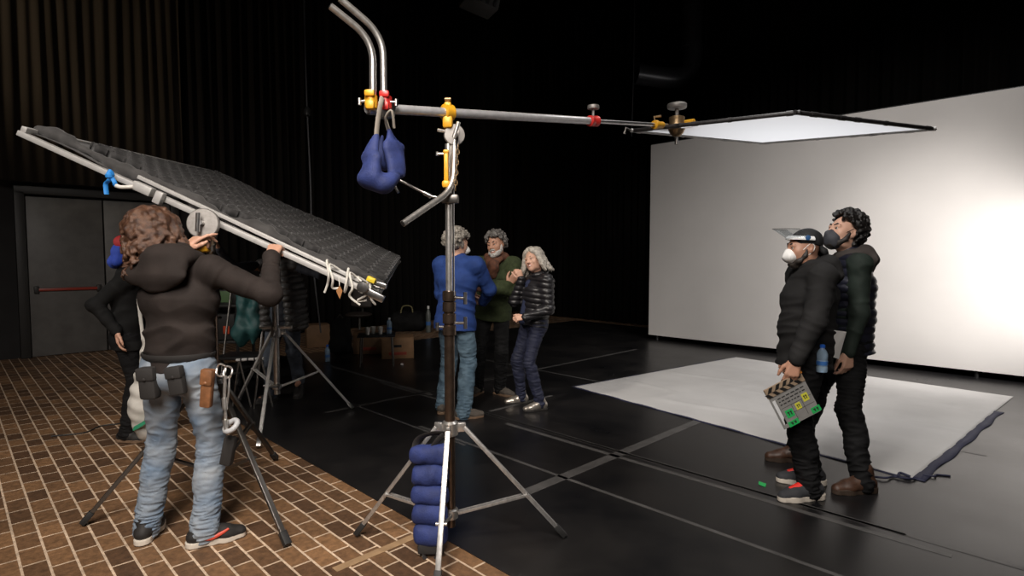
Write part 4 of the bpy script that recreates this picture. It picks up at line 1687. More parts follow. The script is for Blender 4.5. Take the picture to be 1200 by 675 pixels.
def hair_locks(j, root, m, h=.005, n=170, seed=1, length=(.16, .30), wave=.018, thick=(.010, .016), vol=1.0, part=None, flare=.25, face=True, name='hair', front=.035, gather=0.0, k=.005):
    """long hair: locks that start on the scalp and fall along the head"""
    s = j.s
    rnd = random.Random(seed)
    S = SDF(h)
    W = lambda v: j.hc + j.HM @ (Vector(v) * s)
    S.ell(W((0, -.03, .045)), (.080 * s * vol, .088 * s * vol, .080 * s * vol), j.HM, .02)
    S.ell(W((0, -.055, -.02)), (.074 * s * vol, .056 * s * vol, .075 * s), j.HM, .04)
    ax, ay, az = .084 * vol, .100 * vol, .090 * vol
    cnt = 0
    while cnt < n:
        th = rnd.uniform(0, 2 * PI)
        ph = math.acos(rnd.uniform(.05, 1))
        v = Vector((math.sin(ph) * math.cos(th), math.sin(ph) * math.sin(th), math.cos(ph)))
        if face and v.y > .55 and v.z < .75:
            continue
        p0 = Vector((v.x * ax, -.018 + v.y * ay, .036 + v.z * az))
        L = rnd.uniform(*length)
        steps = 11
        az_ = math.atan2(v.y, v.x)
        if face and v.y > 0:
            # brush front locks to the sides
            az_ = 0.25 * (1 if False else 1) if v.x > (part or 0) else PI - .25
        a1, a2 = rnd.uniform(0, 6.28), rnd.uniform(0, 6.28)
        fr_ = rnd.uniform(1.3, 2.6)
        pts, rad = [], []
        pol = math.acos(max(-1, min(1, v.z)))
        azc = math.atan2(v.y, v.x)
        down = 0.0
        p = p0
        for i in range(steps):
            t = i / (steps - 1)
            pol_i = pol + t * L / .095
            if azc != az_:
                dv = (az_ - azc + PI) % (2 * PI) - PI
                azi = azc + dv * min(1, t * 2.0)
            else:
                azi = azc
            if pol_i < PI * .56:
                q = Vector((math.sin(pol_i) * math.cos(azi) * ax, -.018 + math.sin(pol_i) * math.sin(azi) * ay, .036 + math.cos(pol_i) * az))
                last = q
                lt = t
            else:
                fall = (t - lt) * L
                out = Vector((math.cos(azi), math.sin(azi), 0))
                q = last + Vector((0, 0, -fall)) + out * (fall * flare * (1 - gather))
            amp = wave * t ** .6
            side = Vector((-math.sin(azi), math.cos(azi), 0))
            q = q + side * (amp * math.sin(t * fr_ * 6.28 + a1)) + Vector((math.cos(azi), math.sin(azi), .3)) * (amp * .8 * math.sin(t * fr_ * 6.28 + a2))
            pts.append(W(q))
            rad.append(rnd.uniform(*thick) * s * (1 - .55 * t))
        if i == 0:
            continue
        S.chain(pts, rad, k)
        cnt += 1
    return S.build(name, m, root, post=folds(.002, seed + 4, 90))


def face_mask(j, root, m, strap_m, kind='cup', name='face_mask'):
    s = j.s
    S = SDF(.004)
    W = lambda x, y, z: j.hc + j.HM @ (Vector((x, y, z)) * s)
    if kind == 'cup':
        S.ell(W(0, .080, -.050), (.050 * s, .046 * s, .048 * s), j.HM, .01)
        S.rc(W(-.035, .100, -.052), W(.035, .100, -.052), .020 * s, .020 * s, .03)
        S.rc(W(0, .10, -.015), W(0, .118, -.05), .014 * s, .018 * s, .02)
    else:
        S.ell(W(0, .066, -.060), (.060 * s, .056 * s, .055 * s), j.HM, .01)
        S.rc(W(0, .096, -.018), W(0, .112, -.036), .014 * s, .017 * s, .02)
        S.ell(W(0, .052, -.09), (.052 * s, .048 * s, .036 * s), j.HM, .02)
    o = S.build(name, m, root, post=folds(.0012, 4, 60))
    mb = MB()
    for sx in (-1, 1):
        mb.tube(spline([W(sx * .046, .068, -.030), W(sx * .070, .03, -.006), W(sx * .078, -.012, .030), W(sx * .080, -.034, .004), W(sx * .074, -.01, -.034), W(sx * .05, .055, -.075)], 6), .0022 * s, 6)
    mb.build('ear_loop', strap_m, o)
    return o


# materials
skin_a = mat('skin_light', (0.52, 0.29, 0.20), 0.5, var=0.06, vscale=25, bump=.05, bscale=300)
skin_b = mat('skin_tan', (0.42, 0.22, 0.145), 0.5, var=0.06, vscale=25, bump=.05, bscale=300)
skin_c = mat('skin_fair', (0.60, 0.35, 0.25), 0.5, var=0.06, vscale=25, bump=.05, bscale=300)
hair_brown = mat('hair_brown', (0.030, 0.013, 0.008), 0.36, var=0.6, vscale=34, bump=.5, bscale=260, color2=(0.13, 0.065, 0.038))
hair_black = mat('hair_black', (0.010, 0.008, 0.007), 0.4, var=0.5, vscale=60, bump=.4, bscale=220)
hair_grey = mat('hair_grey', (0.20, 0.18, 0.155), 0.45, var=0.55, vscale=60, bump=.4, bscale=220)
hair_salt = mat('hair_salt_pepper', (0.10, 0.092, 0.085), 0.45, var=0.7, vscale=70, bump=.4, bscale=220)
hair_silver = mat('hair_silver', (0.38, 0.345, 0.30), 0.42, var=0.35, vscale=50, bump=.35, bscale=200)
beard_grey = mat('beard_grey', (0.36, 0.34, 0.32), 0.6, var=0.4, vscale=90)
beard_dark = mat('beard_dark', (0.02, 0.015, 0.012), 0.6, var=0.4, vscale=90)
brown_hoodie = mat('brown_black_fleece', (0.022, 0.0165, 0.0145), 0.85, var=0.2, vscale=10, bump=.12, bscale=250, spec=0.25)
char_hoodie = mat('charcoal_fleece', (0.014, 0.0135, 0.0135), 0.85, var=0.2, vscale=10, bump=.12, bscale=250, spec=0.25)
light_jeans = mat('faded_blue_denim', (0.13, 0.185, 0.26), 0.8, vscale=7, var=.1, color2=(0.27, 0.30, 0.33), bump=.15, bscale=350)
mid_jeans = mat('blue_denim', (0.045, 0.085, 0.125), 0.8, vscale=9, var=.1, color2=(0.10, 0.16, 0.21), bump=.15, bscale=350)
dark_jeans = mat('dark_denim', (0.035, 0.043, 0.058), 0.8, vscale=9, var=.1, color2=(0.07, 0.085, 0.11), bump=.15, bscale=350)
black_jeans = mat('black_denim', (0.0075, 0.0075, 0.008), 0.8, spec=0.2, var=.35, vscale=10, bump=.15, bscale=350)
navy_trouser = mat('navy_cotton', (0.010, 0.013, 0.035), 0.75, var=.25, vscale=10)
blue_wool = mat('royal_blue_wool', (0.016, 0.042, 0.165), 0.8, var=.15, vscale=15, bump=.1, bscale=260, spec=0.25)
green_knit = mat('dark_green_knit', (0.030, 0.040, 0.016), 0.85, var=.25, vscale=40, bump=.3, bscale=160, spec=0.25)
puffer_black = mat('black_puffer', (0.014, 0.013, 0.015), 0.38, var=.25, vscale=18)
puffer_navy = mat('navy_puffer', (0.014, 0.015, 0.026), 0.42, var=.25, vscale=18)
puffer_grey = mat('dark_grey_puffer', (0.06, 0.057, 0.055), 0.5, var=.25, vscale=18)
sleeve_green = mat('green_black_softshell', (0.017, 0.025, 0.020), 0.75, var=.2, vscale=12, spec=0.25)
shoe_black = mat('black_suede', (0.016, 0.014, 0.013), 0.7, var=.3, vscale=30)
shoe_grey = mat('grey_brown_suede', (0.075, 0.062, 0.05), 0.75, var=.25, vscale=30)
boot_brown = mat('brown_leather', (0.060, 0.028, 0.016), 0.5, var=.35, vscale=30, bump=.2, bscale=60)
boot_silver = mat('silver_leather', (0.42, 0.38, 0.33), 0.3, 0.7, var=.15, vscale=20)
sole_white = mat('off_white_rubber', (0.62, 0.56, 0.48), 0.6)
sole_dark = mat('dark_rubber', (0.02, 0.018, 0.016), 0.7)
sole_brown = mat('tan_rubber', (0.16, 0.10, 0.06), 0.7)
mask_white = mat('mask_white', (0.78, 0.77, 0.75), 0.7)
mask_grey = mat('mask_grey', (0.045, 0.046, 0.055), 0.75)
lip_m = mat('lips', (0.35, 0.10, 0.08), 0.45)
scarf_m = mat('rust_scarf', (0.085, 0.030, 0.014), 0.85, var=.5, vscale=25, bump=.3, bscale=120)
leather_br = mat('tan_tool_leather', (0.20, 0.085, 0.035), 0.5, var=.3, vscale=30)
black_cloth = mat('black_cloth', (0.0085, 0.0085, 0.0085), 0.85, spec=0.2, var=.3, vscale=12)


def fv(yaw):
    return Vector((-math.sin(R(yaw)), math.cos(R(yaw)), 0))


def at_ground(px, py, dz=.085):
    """ankle above the ground point seen at a pixel"""
    g = G(px, py)
    return Vector((g.x, g.y, dz))


# ---- A: man in brown-black hoodie, back to the camera, reaching up to the frame
YA = 2.92
rootA = thing('person', 'person with long wavy brown hair in dark hoodie and faded jeans, gripping the tilted frame', 'person', (P(208, 600, YA).x, YA, 0))
pelA = Vector((P(207, 440, YA).x, YA + .02, .93))
neckA = Vector((P(206, 310, YA).x, YA + .04, 1.452))
jA = joints(1.76, pelA, neckA, -8, -12, P(184, 276, 2.98), (-24, 4, -12),
            {'L': P(214, 292, 3.03), 'R': P(318, 301, 3.14)}, {'L': (-.8, .2, -.8), 'R': (.6, -.4, -.75)},
            {'L': at_ground(172, 632), 'R': at_ground(240, 638)}, {'L': (-.1, 1, 0), 'R': (.15, 1, 0)}, shw=.19)
jA.foot = {'L': fv(12), 'R': fv(-58)}
body(jA, rootA, skin_a, {
    'R': dict(d=Vector((-.05, .75, .65)), dorsal=Vector((0, -.65, .75)), curls=[62, 66, 66, 62], thumb=(.5, .75, -.5)),
    'L': dict(d=Vector((.62, .42, .62)), dorsal=Vector((-.45, -.6, .6)), curls=[12, 30, 48, 60], thumb=(.75, .6, -.1))}, h=.0055)
hair_locks(jA, rootA, hair_brown, h=.005, n=150, seed=4, length=(.14, .255), wave=.030, thick=(.012, .021), vol=1.14, flare=.18, face=False)
jacket(jA, rootA, 'hooded_sweatshirt', brown_hoodie, h=.006, hem=-.015, thick=.006, amp=.006, seed=11, hem_r=(.170, .125), chest_r=(.185, .13))
hood(jA, rootA, brown_hoodie, h=.006, drop=.095, big=1.16)
trousers(jA, rootA, light_jeans, h=.0055, amp=.007, seed=21, legs=(.096, .068, .064), stack=.0085, rise=.06)
for k in 'LR':
    sh = shoe(jA, k, rootA, shoe_black, sole_white, h=.004, boot=.03, name='sneaker', sole_h=.03, lace=shoe_black)
    # curved red flash on the outer side
    f = jA.foot[k]
    sd = f.cross(UP) * (1 if k == 'R' else -1)
    o = Vector((jA.an[k].x, jA.an[k].y, 0))
    if k == 'R':
        pts = [o + f * y + sd * x + UP * z for y, x, z in ((-.045, .047, .085), (-.01, .050, .058), (.03, .050, .05), (.075, .050, .062), (.11, .044, .075))]
        MB().tube(spline(pts, 6), .01, 8, flat=.4, radii=[.0035 + .0085 * math.sin(min(1, i / 12) * PI * .5) * (1 - max(0, (i - 12)) / 14) for i in range(25)]).build('side_flash', mat('red_orange_flash', (.55, .06, .03), .5), sh)
# belt with pouches
beltz = jA.pel + jA.ud * .055
ring = [beltz + jA.Rp * (.166 * math.cos(a)) + jA.Fp * (.122 * math.sin(a)) for a in [2 * PI * i / 32 for i in range(32)]]
MB().tube(ring, .03, 8, closed=True, flat=.35).build('tool_belt', webbing, rootA)


def pouch(name, px, py, Y, w, h_, d_, m, tilt=0, flap=True):
    c = P(px, py, Y)
    M = Matrix.Rotation(R(tilt), 3, 'Y')
    mb = MB().box(c, (w, d_, h_), M, min(w, d_) * .28)
    if flap:
        mb.box(c + M @ Vector((0, -.006, h_ * .30)), (w * 1.06, d_ * 1.08, h_ * .42), M, min(w, d_) * .2)
        mb.lathe(c + M @ Vector((0, -d_ * .56, h_ * .16)), (0, -1, 0), [(.008, 0), (.008, .006), (.004, .009)], 10)
    return mb.build(name, m, rootA)


pouch('tool_pouch', 175, 449, 2.82, .085, .16, .06, webbing, -4)
pouch('tool_pouch', 207, 446, 2.78, .075, .14, .045, webbing, -8)
pouch('leather_pouch', 243, 455, 2.79, .055, .19, .04, leather_br, 6)
# karabiner, tool chain and tape roll hanging from the belt on the right
mb = MB()
for (px, py, rx, rz) in ((259, 434, .022, .032), (267, 436, .02, .03)):
    c = P(px, py, 2.80)
    mb.tube([c + Vector((rx * math.cos(a), .006 * math.sin(3 * a), rz * math.sin(a))) for a in [2 * PI * i / 20 for i in range(20)]], .0048, 8, closed=True)
mb.tube(spline([P(264, 440, 2.79), P(263, 462, 2.785), P(264, 480, 2.78), P(264, 498, 2.78)]), .008, 8)
mb.tube(spline([P(269, 440, 2.8), P(268, 460, 2.79), P(266, 475, 2.79)]), .0045, 8)
mb.cyl(P(263, 466, 2.785), P(264, 480, 2.78), .013, n=12)
mb.cyl(P(264, 492, 2.78), P(265, 505, 2.77), .014, .009, n=12)
mb.build('hanging_tools', chrome, rootA)
c = P(271, 499, 2.79)
ax_ = Vector((-.35, -.55, .76)).normalized()
u_ = ax_.orthogonal().normalized()
v_ = ax_.cross(u_)
mb = MB().tube([c + u_ * (.033 * math.cos(a)) + v_ * (.033 * math.sin(a)) for a in [2 * PI * i / 28 for i in range(28)]], .013, 10, closed=True)
mb.build('tape_roll', mat('pale_tape_roll', (.42, .43, .44), .5), rootA)
pouch('glove_bundle', 268, 528, 2.86, .06, .15, .05, webbing, 12, False)

# ---- B: person behind on the left, red hat and blue hood
YB_ = 4.55
rootB = thing('person', 'person in black with a blue hood and red hat at the far left', 'person', (P(150, 520, YB_).x, YB_, 0))
pelB = Vector((P(151, 425, YB_).x, YB_, .86))
neckB = Vector((P(150, 322, YB_).x, YB_, 1.345))
jB = joints(1.62, pelB, neckB, -62, -62, P(152, 294, YB_ - .02), (-85, -6, 0),
            {'L': P(150, 372, YB_ + .25), 'R': P(137, 388, YB_ - .20)}, {'L': (-.6, .4, -.6), 'R': (-1, -.4, -.2)},
            {'L': at_ground(165, 506), 'R': at_ground(148, 518)}, {'L': fv(-70), 'R': fv(-70)})
jB.foot = {'L': fv(-50), 'R': fv(-95)}
body(jB, rootB, skin_a, {'R': dict(d=Vector((.05, .0, -1)), dorsal=Vector((-.8, -.5, 0)), curl=20), 'L': dict(d=Vector((.5, 0, -1)), dorsal=Vector((-.5, .8, 0)), curl=20)}, h=.007)
eyes(jB, rootB)
jacket(jB, rootB, 'jacket', black_cloth, hem=-.10, thick=.004, seed=31)
trousers(jB, rootB, black_jeans, seed=33, legs=(.09, .068, .066))
for k in 'LR':
    shoe(jB, k, rootB, shoe_black, sole_brown, name='shoe')
S = SDF(.005)
WB = lambda x, y, z: jB.hc + jB.HM @ Vector((x, y, z))
S.ell(WB(0, -.02, .06), (.080, .098, .068), jB.HM)
S.rc(WB(-.07, .02, .05), WB(.07, .02, .05), .022, .022, .03)
S.build('hat', mat('red_hat', (.38, .018, .02), .7), rootB, post=folds(.002, 3, 50))
S = SDF(.005)
S.ell(WB(0, -.045, -.02), (.088, .085, .085), jB.HM)
S.chain([WB(-.07, -.05, -.09), WB(0, -.10, -.10), WB(.07, -.05, -.09)], [.04, .045, .04], .03)
S.rc(WB(-.05, .055, -.10), WB(.05, .055, -.10), .035, .035, .03)
S.build('hood', mat('blue_hood', (.015, .05, .36), .75), rootB, post=folds(.003, 6, 35))
face_mask(jB, rootB, mask_white, mask_white)

# ---- C: person behind the frame in an open padded jacket
YC = 5.72
rootC = thing('person', 'person in open padded vest and dark jeans standing behind the tilted frame', 'person', (P(330, 470, YC).x, YC, 0))
pelC = Vector((P(333, 385, YC).x, YC, .93))
neckC = Vector((P(328, 309, YC).x, YC - .03, 1.43))
jC = joints(1.74, pelC, neckC, 165, 165, P(330, 283, YC - .02), (150, 0, 0),
            {'R': P(256, 292, 5.3), 'L': P(384, 300, 5.42)}, {'R': (-.3, .2, -1), 'L': (.6, .2, -1)},
            {'R': at_ground(318, 470), 'L': at_ground(352, 462)}, {'R': fv(165), 'L': fv(165)})
jC.foot = {'R': fv(150), 'L': fv(-170)}
body(jC, rootC, skin_b, {'R': dict(d=Vector((-.45, -.1, .9)), dorsal=Vector((.6, .8, .3)), curl=18, spread=1.5), 'L': dict(d=Vector((0, -.3, 1)), dorsal=Vector((0, -1, -.2)), curls=[60, 62, 62, 60])}, h=.008)
eyes(jC, rootC)
hair_curly(jC, rootC, hair_black, h=.007, n=110, seed=8)
jacket(jC, rootC, 'shirt', mat('dark_navy_shirt', (.012, .014, .022), .8), h=.008, hem=-.06, thick=-.012, seed=41)
S = SDF(.008)
for sg in (-1, 1):
    q0 = jC.pel + jC.ud * -.10
    for t0, t1 in ((0, .5), (.5, .96)):
        a_, b_ = q0.lerp(jC.neck, t0), q0.lerp(jC.neck, t1)
        sh_ = jC.Rs * (sg * (.135 - .035 * (t1 > .6)))
        S.ec(a_ + jC.Rs * (sg * .145), b_ + sh_, jC.Rs, (.085, .15), (.078, .125), .05)
    S.rc(jC.neck - jC.ud * .01 + jC.Rs * sg * .06, jC.sh[{-1: 'L', 1: 'R'}[sg]] , .06, .072, .03)
S.build('padded_vest', puffer_grey, rootC, post=quilt(jC, .016, .062))
trousers(jC, rootC, dark_jeans, h=.008, seed=43)
for k in 'LR':
    shoe(jC, k, rootC, shoe_black, sole_dark, h=.006)

# ---- D: man in the blue blazer, back to the camera
YD = 5.40
rootD = thing('person', 'person with grey curly hair in blue blazer and jeans, seen from behind', 'person', (P(532, 490, YD).x, YD, 0))
pelD = Vector((P(534, 385, YD).x, YD, .93))
neckD = Vector((P(537, 309, YD).x, YD + .02, 1.44))
jD = joints(1.76, pelD, neckD, -22, -28, P(536, 286, YD + .03), (-48, -4, 0),
            {'L': P(545, 352, YD + .32), 'R': P(566, 354, YD + .28)}, {'L': (-1, -.4, -.5), 'R': (1, -.5, -.5)},
            {'L': at_ground(519, 484), 'R': at_ground(543, 491)}, {'L': fv(-20), 'R': fv(-30)}, shw=.195)
jD.foot = {'L': fv(-10), 'R': fv(-72)}
body(jD, rootD, skin_a, {'R': dict(d=Vector((-.9, .3, .1)), dorsal=Vector((.2, .8, .4)), curl=30), 'L': dict(d=Vector((.8, .3, .2)), dorsal=Vector((-.2, .8, .4)), curl=30)}, h=.007)
eyes(jD, rootD)
hair_curly(jD, rootD, hair_grey, h=.006, n=230, seed=14, r=(.016, .03), low=-.075, vol=1.12, name='hair')
jacket(jD, rootD, 'blazer', blue_wool, h=.007, hem=-.12, thick=.012, amp=.005, seed=51, hem_r=(.196, .160))
trousers(jD, rootD, mid_jeans, h=.007, amp=.008, seed=53, legs=(.098, .074, .074), stack=.009)
for k in 'LR':
    shoe(jD, k, rootD, shoe_grey, sole_brown, h=.005, boot=.01)
face_mask(jD, rootD, mask_white, mask_white)

# ---- E: man in the green sweater, arms folded
YE = 6.05
rootE = thing('person', 'person with grey curly hair, beard and dark green sweater, arms folded, smiling', 'person', (P(580, 465, YE).x, YE, 0))
pelE = Vector((P(578, 378, YE).x, YE + .04, .93))
neckE = Vector((P(582, 310, YE).x, YE - .03, 1.44))
jE = joints(1.77, pelE, neckE, 170, 165, P(581, 287, YE - .08), (152, -4, 8),
            {'R': P(596, 334, YE - .26), 'L': P(570, 338, YE - .30)}, {'R': (-1, .1, -.35), 'L': (1, .1, -.45)},
            {'R': at_ground(560, 462), 'L': at_ground(586, 463)}, {'R': fv(170), 'L': fv(185)}, shw=.188)
jE.foot = {'R': fv(150), 'L': fv(-128)}
body(jE, rootE, skin_b, {'R': dict(d=Vector((.55, -.1, .75)), dorsal=Vector((.2, -1, .1)), curl=22), 'L': dict(d=Vector((-1, .1, .1)), dorsal=Vector((0, -1, .3)), curl=40)}, h=.006)
eyes(jE, rootE)
brows(jE, rootE, beard_dark, .0055)
smile(jE, rootE, lip_m)
hair_curly(jE, rootE, hair_salt, h=.006, n=210, seed=24, r=(.015, .028), vol=1.13, fringe=.055, low=-.03)
beard(jE, rootE, beard_grey, h=.005, full=1.08)
jacket(jE, rootE, 'sweater', green_knit, h=.007, hem=-.09, thick=.012, amp=.005, seed=61, hem_r=(.188, .152))
trousers(jE, rootE, black_jeans, h=.007, seed=63, legs=(.092, .066, .060))
for k in 'LR':
    shoe(jE, k, rootE, shoe_grey, sole_brown, h=.005, boot=.015)
S = SDF(.006)
n_, u_, r_, f_ = jE.neck, jE.ud, jE.Rs, jE.Fs
S.chain([n_ + r_ * (.085 * math.cos(a)) + f_ * (.085 * math.sin(a) + .01) + u_ * (.05 - .045 * max(0, math.sin(a))) for a in [2 * PI * i / 16 for i in range(17)]], [.034] * 17, .03)
S.chain([n_ + f_ * .10 + u_ * .01, n_ + f_ * .135 - u_ * .06, n_ + f_ * .145 - u_ * .13 - r_ * .01], [.045, .055, .035], .03)
S.chain([n_ + f_ * .09 + r_ * .06, n_ + f_ * .125 + r_ * .045 - u_ * .07], [.036, .03], .02)
S.build('scarf', scarf_m, rootE, post=folds(.010, 9, 32))

# ---- F: woman in the black puffer jacket
YF = 5.62
rootF = thing('person', 'laughing person with shoulder-length silver hair in a black quilted jacket', 'person', (P(622, 480, YF).x, YF, 0))
pelF = Vector((P(626, 385, YF).x, YF + .02, .845))
neckF = Vector((P(630, 326, YF).x, YF, 1.285))
jF = joints(1.60, pelF, neckF, 118, 122, P(625, 305, YF - .03), (143, 2, 14),
            {'R': P(611, 327, YF - .05), 'L': P(615, 372, YF - .22)}, {'R': (-.6, -.3, -1), 'L': (.9, .1, -.4)},
            {'R': at_ground(611, 473), 'L': at_ground(633, 481)}, {'R': fv(110), 'L': fv(110)}, shw=.172)
jF.foot = {'R': fv(105), 'L': fv(112)}
body(jF, rootF, skin_c, {'R': dict(d=Vector((-.35, -.1, .9)), dorsal=Vector((.2, -1, 0)), curls=[45, 55, 60, 60]), 'L': dict(d=Vector((-.9, -.2, -.05)), dorsal=Vector((0, -.75, .65)), curls=[45, 50, 55, 55])}, h=.0055, female=True)
eyes(jF, rootF)
brows(jF, rootF, hair_grey, .004)
smile(jF, rootF, lip_m)
hair_locks(jF, rootF, hair_silver, h=.005, n=150, seed=9, length=(.15, .225), wave=.016, thick=(.012, .018), vol=1.06, flare=.42, face=True, part=.02, k=.016)
jacket(jF, rootF, 'quilted_jacket', puffer_black, h=.006, hem=-.02, thick=.006, amp=.003, seed=71, post=quilt(jF, .012, .052), chest_r=(.178, .135))
S = SDF(.006)
n_, u_, r_, f_ = jF.neck, jF.ud, jF.Rs, jF.Fs
S.ec(jF.pel + u_ * .02 + f_ * .075 + r_ * .02, n_ - u_ * .06 + f_ * .055 + r_ * .012, r_, (.055, .085), (.045, .078), .02)
S.build('navy_top', mat('navy_knit', (.012, .018, .05), .85), rootF, post=folds(.003, 3, 25))
S = SDF(.006)
S.chain([n_ + r_ * (.082 * math.cos(a)) + f_ * (.075 * math.sin(a)) + u_ * (.045 - .02 * math.sin(a)) for a in [PI * .62 + 2 * PI * .76 * i / 14 for i in range(15)]], [.022] * 15, .02)
S.build('collar', puffer_black, rootF)
trousers(jF, rootF, navy_trouser, h=.006, seed=73, legs=(.090, .062, .056), amp=.006)
for k in 'LR':
    shoe(jF, k, rootF, boot_silver, sole_dark, h=.0045, name='boot', boot=.025)

# ---- G: man with backward cap, mask and clapperboard
YG = 3.56
rootG = thing('person', 'person in backward cap, white mask and charcoal hoodie holding the clapperboard', 'person', (P(940, 585, YG).x, YG, 0))
pelG = Vector((P(948, 436, YG).x, YG + .04, .905))
neckG = Vector((P(955, 315, YG).x, YG + .05, 1.405))
jG = joints(1.69, pelG, neckG, 82, 84, P(942, 291, YG + .04), (86, -3, 0),
            {'L': P(926, 445, YG - .26), 'R': P(925, 420, YG + .30)}, {'L': (.55, -.5, -.3), 'R': (.4, .6, -.4)},
            {'L': at_ground(949, 585), 'R': at_ground(950, 567)}, {'L': fv(85), 'R': fv(85)}, shw=.19)
jG.foot = {'L': fv(100), 'R': fv(80)}
body(jG, rootG, skin_b, {'L': dict(d=Vector((-.30, -.05, -.95)), dorsal=Vector((-.35, -1, .1)), curls=[28, 34, 38, 40], thumb=(.65, .8, -.25)), 'R': dict(d=Vector((-.2, 0, -1)), dorsal=Vector((0, 1, 0)), curl=30)}, h=.0052)
eyes(jG, rootG)
brows(jG, rootG, beard_dark, .0055)
beard(jG, rootG, beard_dark, h=.005, full=.95)
face_mask(jG, rootG, mask_white, mask_white)
jacket(jG, rootG, 'hooded_jacket', char_hoodie, h=.006, hem=-.10, thick=.014, amp=.007, seed=81, belly=.02, hem_r=(.165, .140), chest_r=(.185, .14))
hood(jG, rootG, char_hoodie, h=.006, drop=.06, big=1.05)
trousers(jG, rootG, black_jeans, h=.006, amp=.008, seed=83, legs=(.098, .074, .070), stack=.009)
red_lace = mat('red_laces', (.75, .03, .02), .5)
for k in 'LR':
    sh = shoe(jG, k, rootG, mat('dark_grey_knit', (.03, .031, .035), .8), sole_white, h=.004, name='sneaker', lace=red_lace, sole_h=.032, s=1.1)
    o = Vector((jG.an[k].x, jG.an[k].y, 0))
    f = jG.foot[k]
    S = SDF(.004)
    S.rc(o + f * .05 + UP * .092, o + f * .128 + UP * .066, .028, .024, .01)
    S.build('shoe_tongue', red_lace, sh)
WG = lambda x, y, z: jG.hc + jG.HM @ (Vector((x, y, z)) * jG.s)
S = SDF(.0045)
S.ell(WG(0, -.02, .040), (.083 * jG.s, .101 * jG.s, .088 * jG.s), jG.HM)
hcG, upG, fwG = np.array(jG.hc, np.float32), np.array(jG.HM.col[2], np.float32), np.array(jG.HM.col[1], np.float32)
cap = S.build('cap', mat('black_cap', (.012, .012, .013), .7), rootG, clip=lambda q: (.030 + .28 * np.minimum(0, (q - hcG) @ fwG) - (q - hcG) @ upG).astype(np.float32), post=folds(.001, 3, 50))
S = SDF(.004)
for x in (-.05, -.025, 0, .025, .05):
    S.chain([WG(x, -.095 + abs(x) * .3, .008), WG(x * .95, -.128 + abs(x) * .5, -.025), WG(x * .85, -.150 + abs(x) * .6, -.062)], [.012, .012, .009], .025)
S.build('cap_brim', mat('black_cap', (.012, .012, .013), .7), cap)
# face shield pushed up on the forehead
plast = bpy.data.materials.new('clear_plastic')
plast.use_nodes = True
nt = plast.node_tree
nt.nodes.remove(nt.nodes['Principled BSDF'])
tr, gl, mxs = nt.nodes.new('ShaderNodeBsdfTransparent'), nt.nodes.new('ShaderNodeBsdfGlossy'), nt.nodes.new('ShaderNodeMixShader')
tr.inputs[0].default_value = (.93, .95, .96, 1)
gl.inputs['Roughness'].default_value = .1
mxs.inputs[0].default_value = .12
nt.links.new(tr.outputs[0], mxs.inputs[1])
nt.links.new(gl.outputs[0], mxs.inputs[2])
nt.links.new(mxs.outputs[0], nt.nodes['Material Output'].inputs['Surface'])
ringp = [WG(.086 * math.sin(a), -.012 + .106 * math.cos(a), .062 + .012 * math.cos(a)) for a in [R(-100 + 200 * i / 20) for i in range(21)]]
shd = MB().tube(ringp, .017, 8, flat=.5).build('face_shield', mat('white_foam', (.72, .72, .72), .7), rootG)


def visor(u, v):
    a = R(-88 + 176 * u)
    x, y, z = .094 * math.sin(a), -.005 + .112 * math.cos(a), .072
    return WG(x * (1 + .04 * v), y + .082 * v * (.35 + .65 * math.cos(a * .6)), z + (.052 + .012 * math.cos(a)) * v)


MB().grid(visor, 24, 8).build('visor', plast, shd, solid=.0012)
MB().tube([visor(i / 24, 1.0) for i in range(25)], .0022, 6).build('visor_edge', mat('visor_edge', (.18, .17, .16), .3), shd)
mb = MB()
for sx in (-1, 1):
    mb.lathe(WG(sx * .092, .012, .066), jG.HM.col[0] * sx, [(.016, 0), (.016, .005), (.008, .008)], 14)
mb.build('shield_button', mat('blue_button', (.03, .10, .25), .4), shd)

# ---- H: tall man with dark curls, padded vest and grey mask, looking up
YH = 3.92
rootH = thing('person', 'tall person with dark curly hair, grey mask and navy quilted vest, looking up', 'person', (P(990, 575, YH).x, YH, 0))
pelH = Vector((P(994, 436, YH).x, YH, .93))
neckH = Vector((P(995, 303, YH).x, YH, 1.47))
jH = joints(1.80, pelH, neckH, 72, 78, P(989, 273, YH), (98, 17, 0),
            {'L': P(994, 418, YH - .24), 'R': P(972, 420, YH + .22)}, {'L': (1, -.3, .1), 'R': (.6, .6, -.2)},
            {'L': at_ground(1011, 577), 'R': at_ground(931, 541)}, {'L': fv(80), 'R': fv(80)}, shw=.195)
jH.foot = {'L': fv(98), 'R': fv(84)}
body(jH, rootH, skin_c, {'L': dict(d=Vector((-.12, -.1, -1)), dorsal=Vector((.25, -1, 0)), curls=[30, 38, 42, 45], thumb=(.5, .8, -.35)), 'R': dict(d=Vector((-.4, 0, -.9)), dorsal=Vector((0, 1, 0)), curls=[55, 60, 60, 60])}, h=.0055)
eyes(jH, rootH)
brows(jH, rootH, beard_dark, .006)
hair_curly(jH, rootH, hair_black, h=.0045, n=300, seed=34, r=(.013, .027), low=-.065, vol=1.12, fringe=.068, k=.004, top=1.12)
beard(jH, rootH, beard_dark, h=.005, full=.9)
face_mask(jH, rootH, mask_grey, beard_dark, 'cloth')
jacket(jH, rootH, 'softshell_jacket', sleeve_green, h=.006, hem=-.04, thick=.0, amp=.007, seed=91)
jacket(jH, rootH, 'quilted_vest', puffer_navy, h=.006, hem=-.08, thick=.016, sleeves='', amp=.002, seed=93, post=quilt(jH, .012, .055))
hood(jH, rootH, mat('brown_grey_hood', (.045, .036, .032), .85), h=.006, drop=.0, big=.95, name='hood')
trousers(jH, rootH, black_jeans, h=.006, amp=.008, seed=95, legs=(.094, .070, .066), stack=.009)
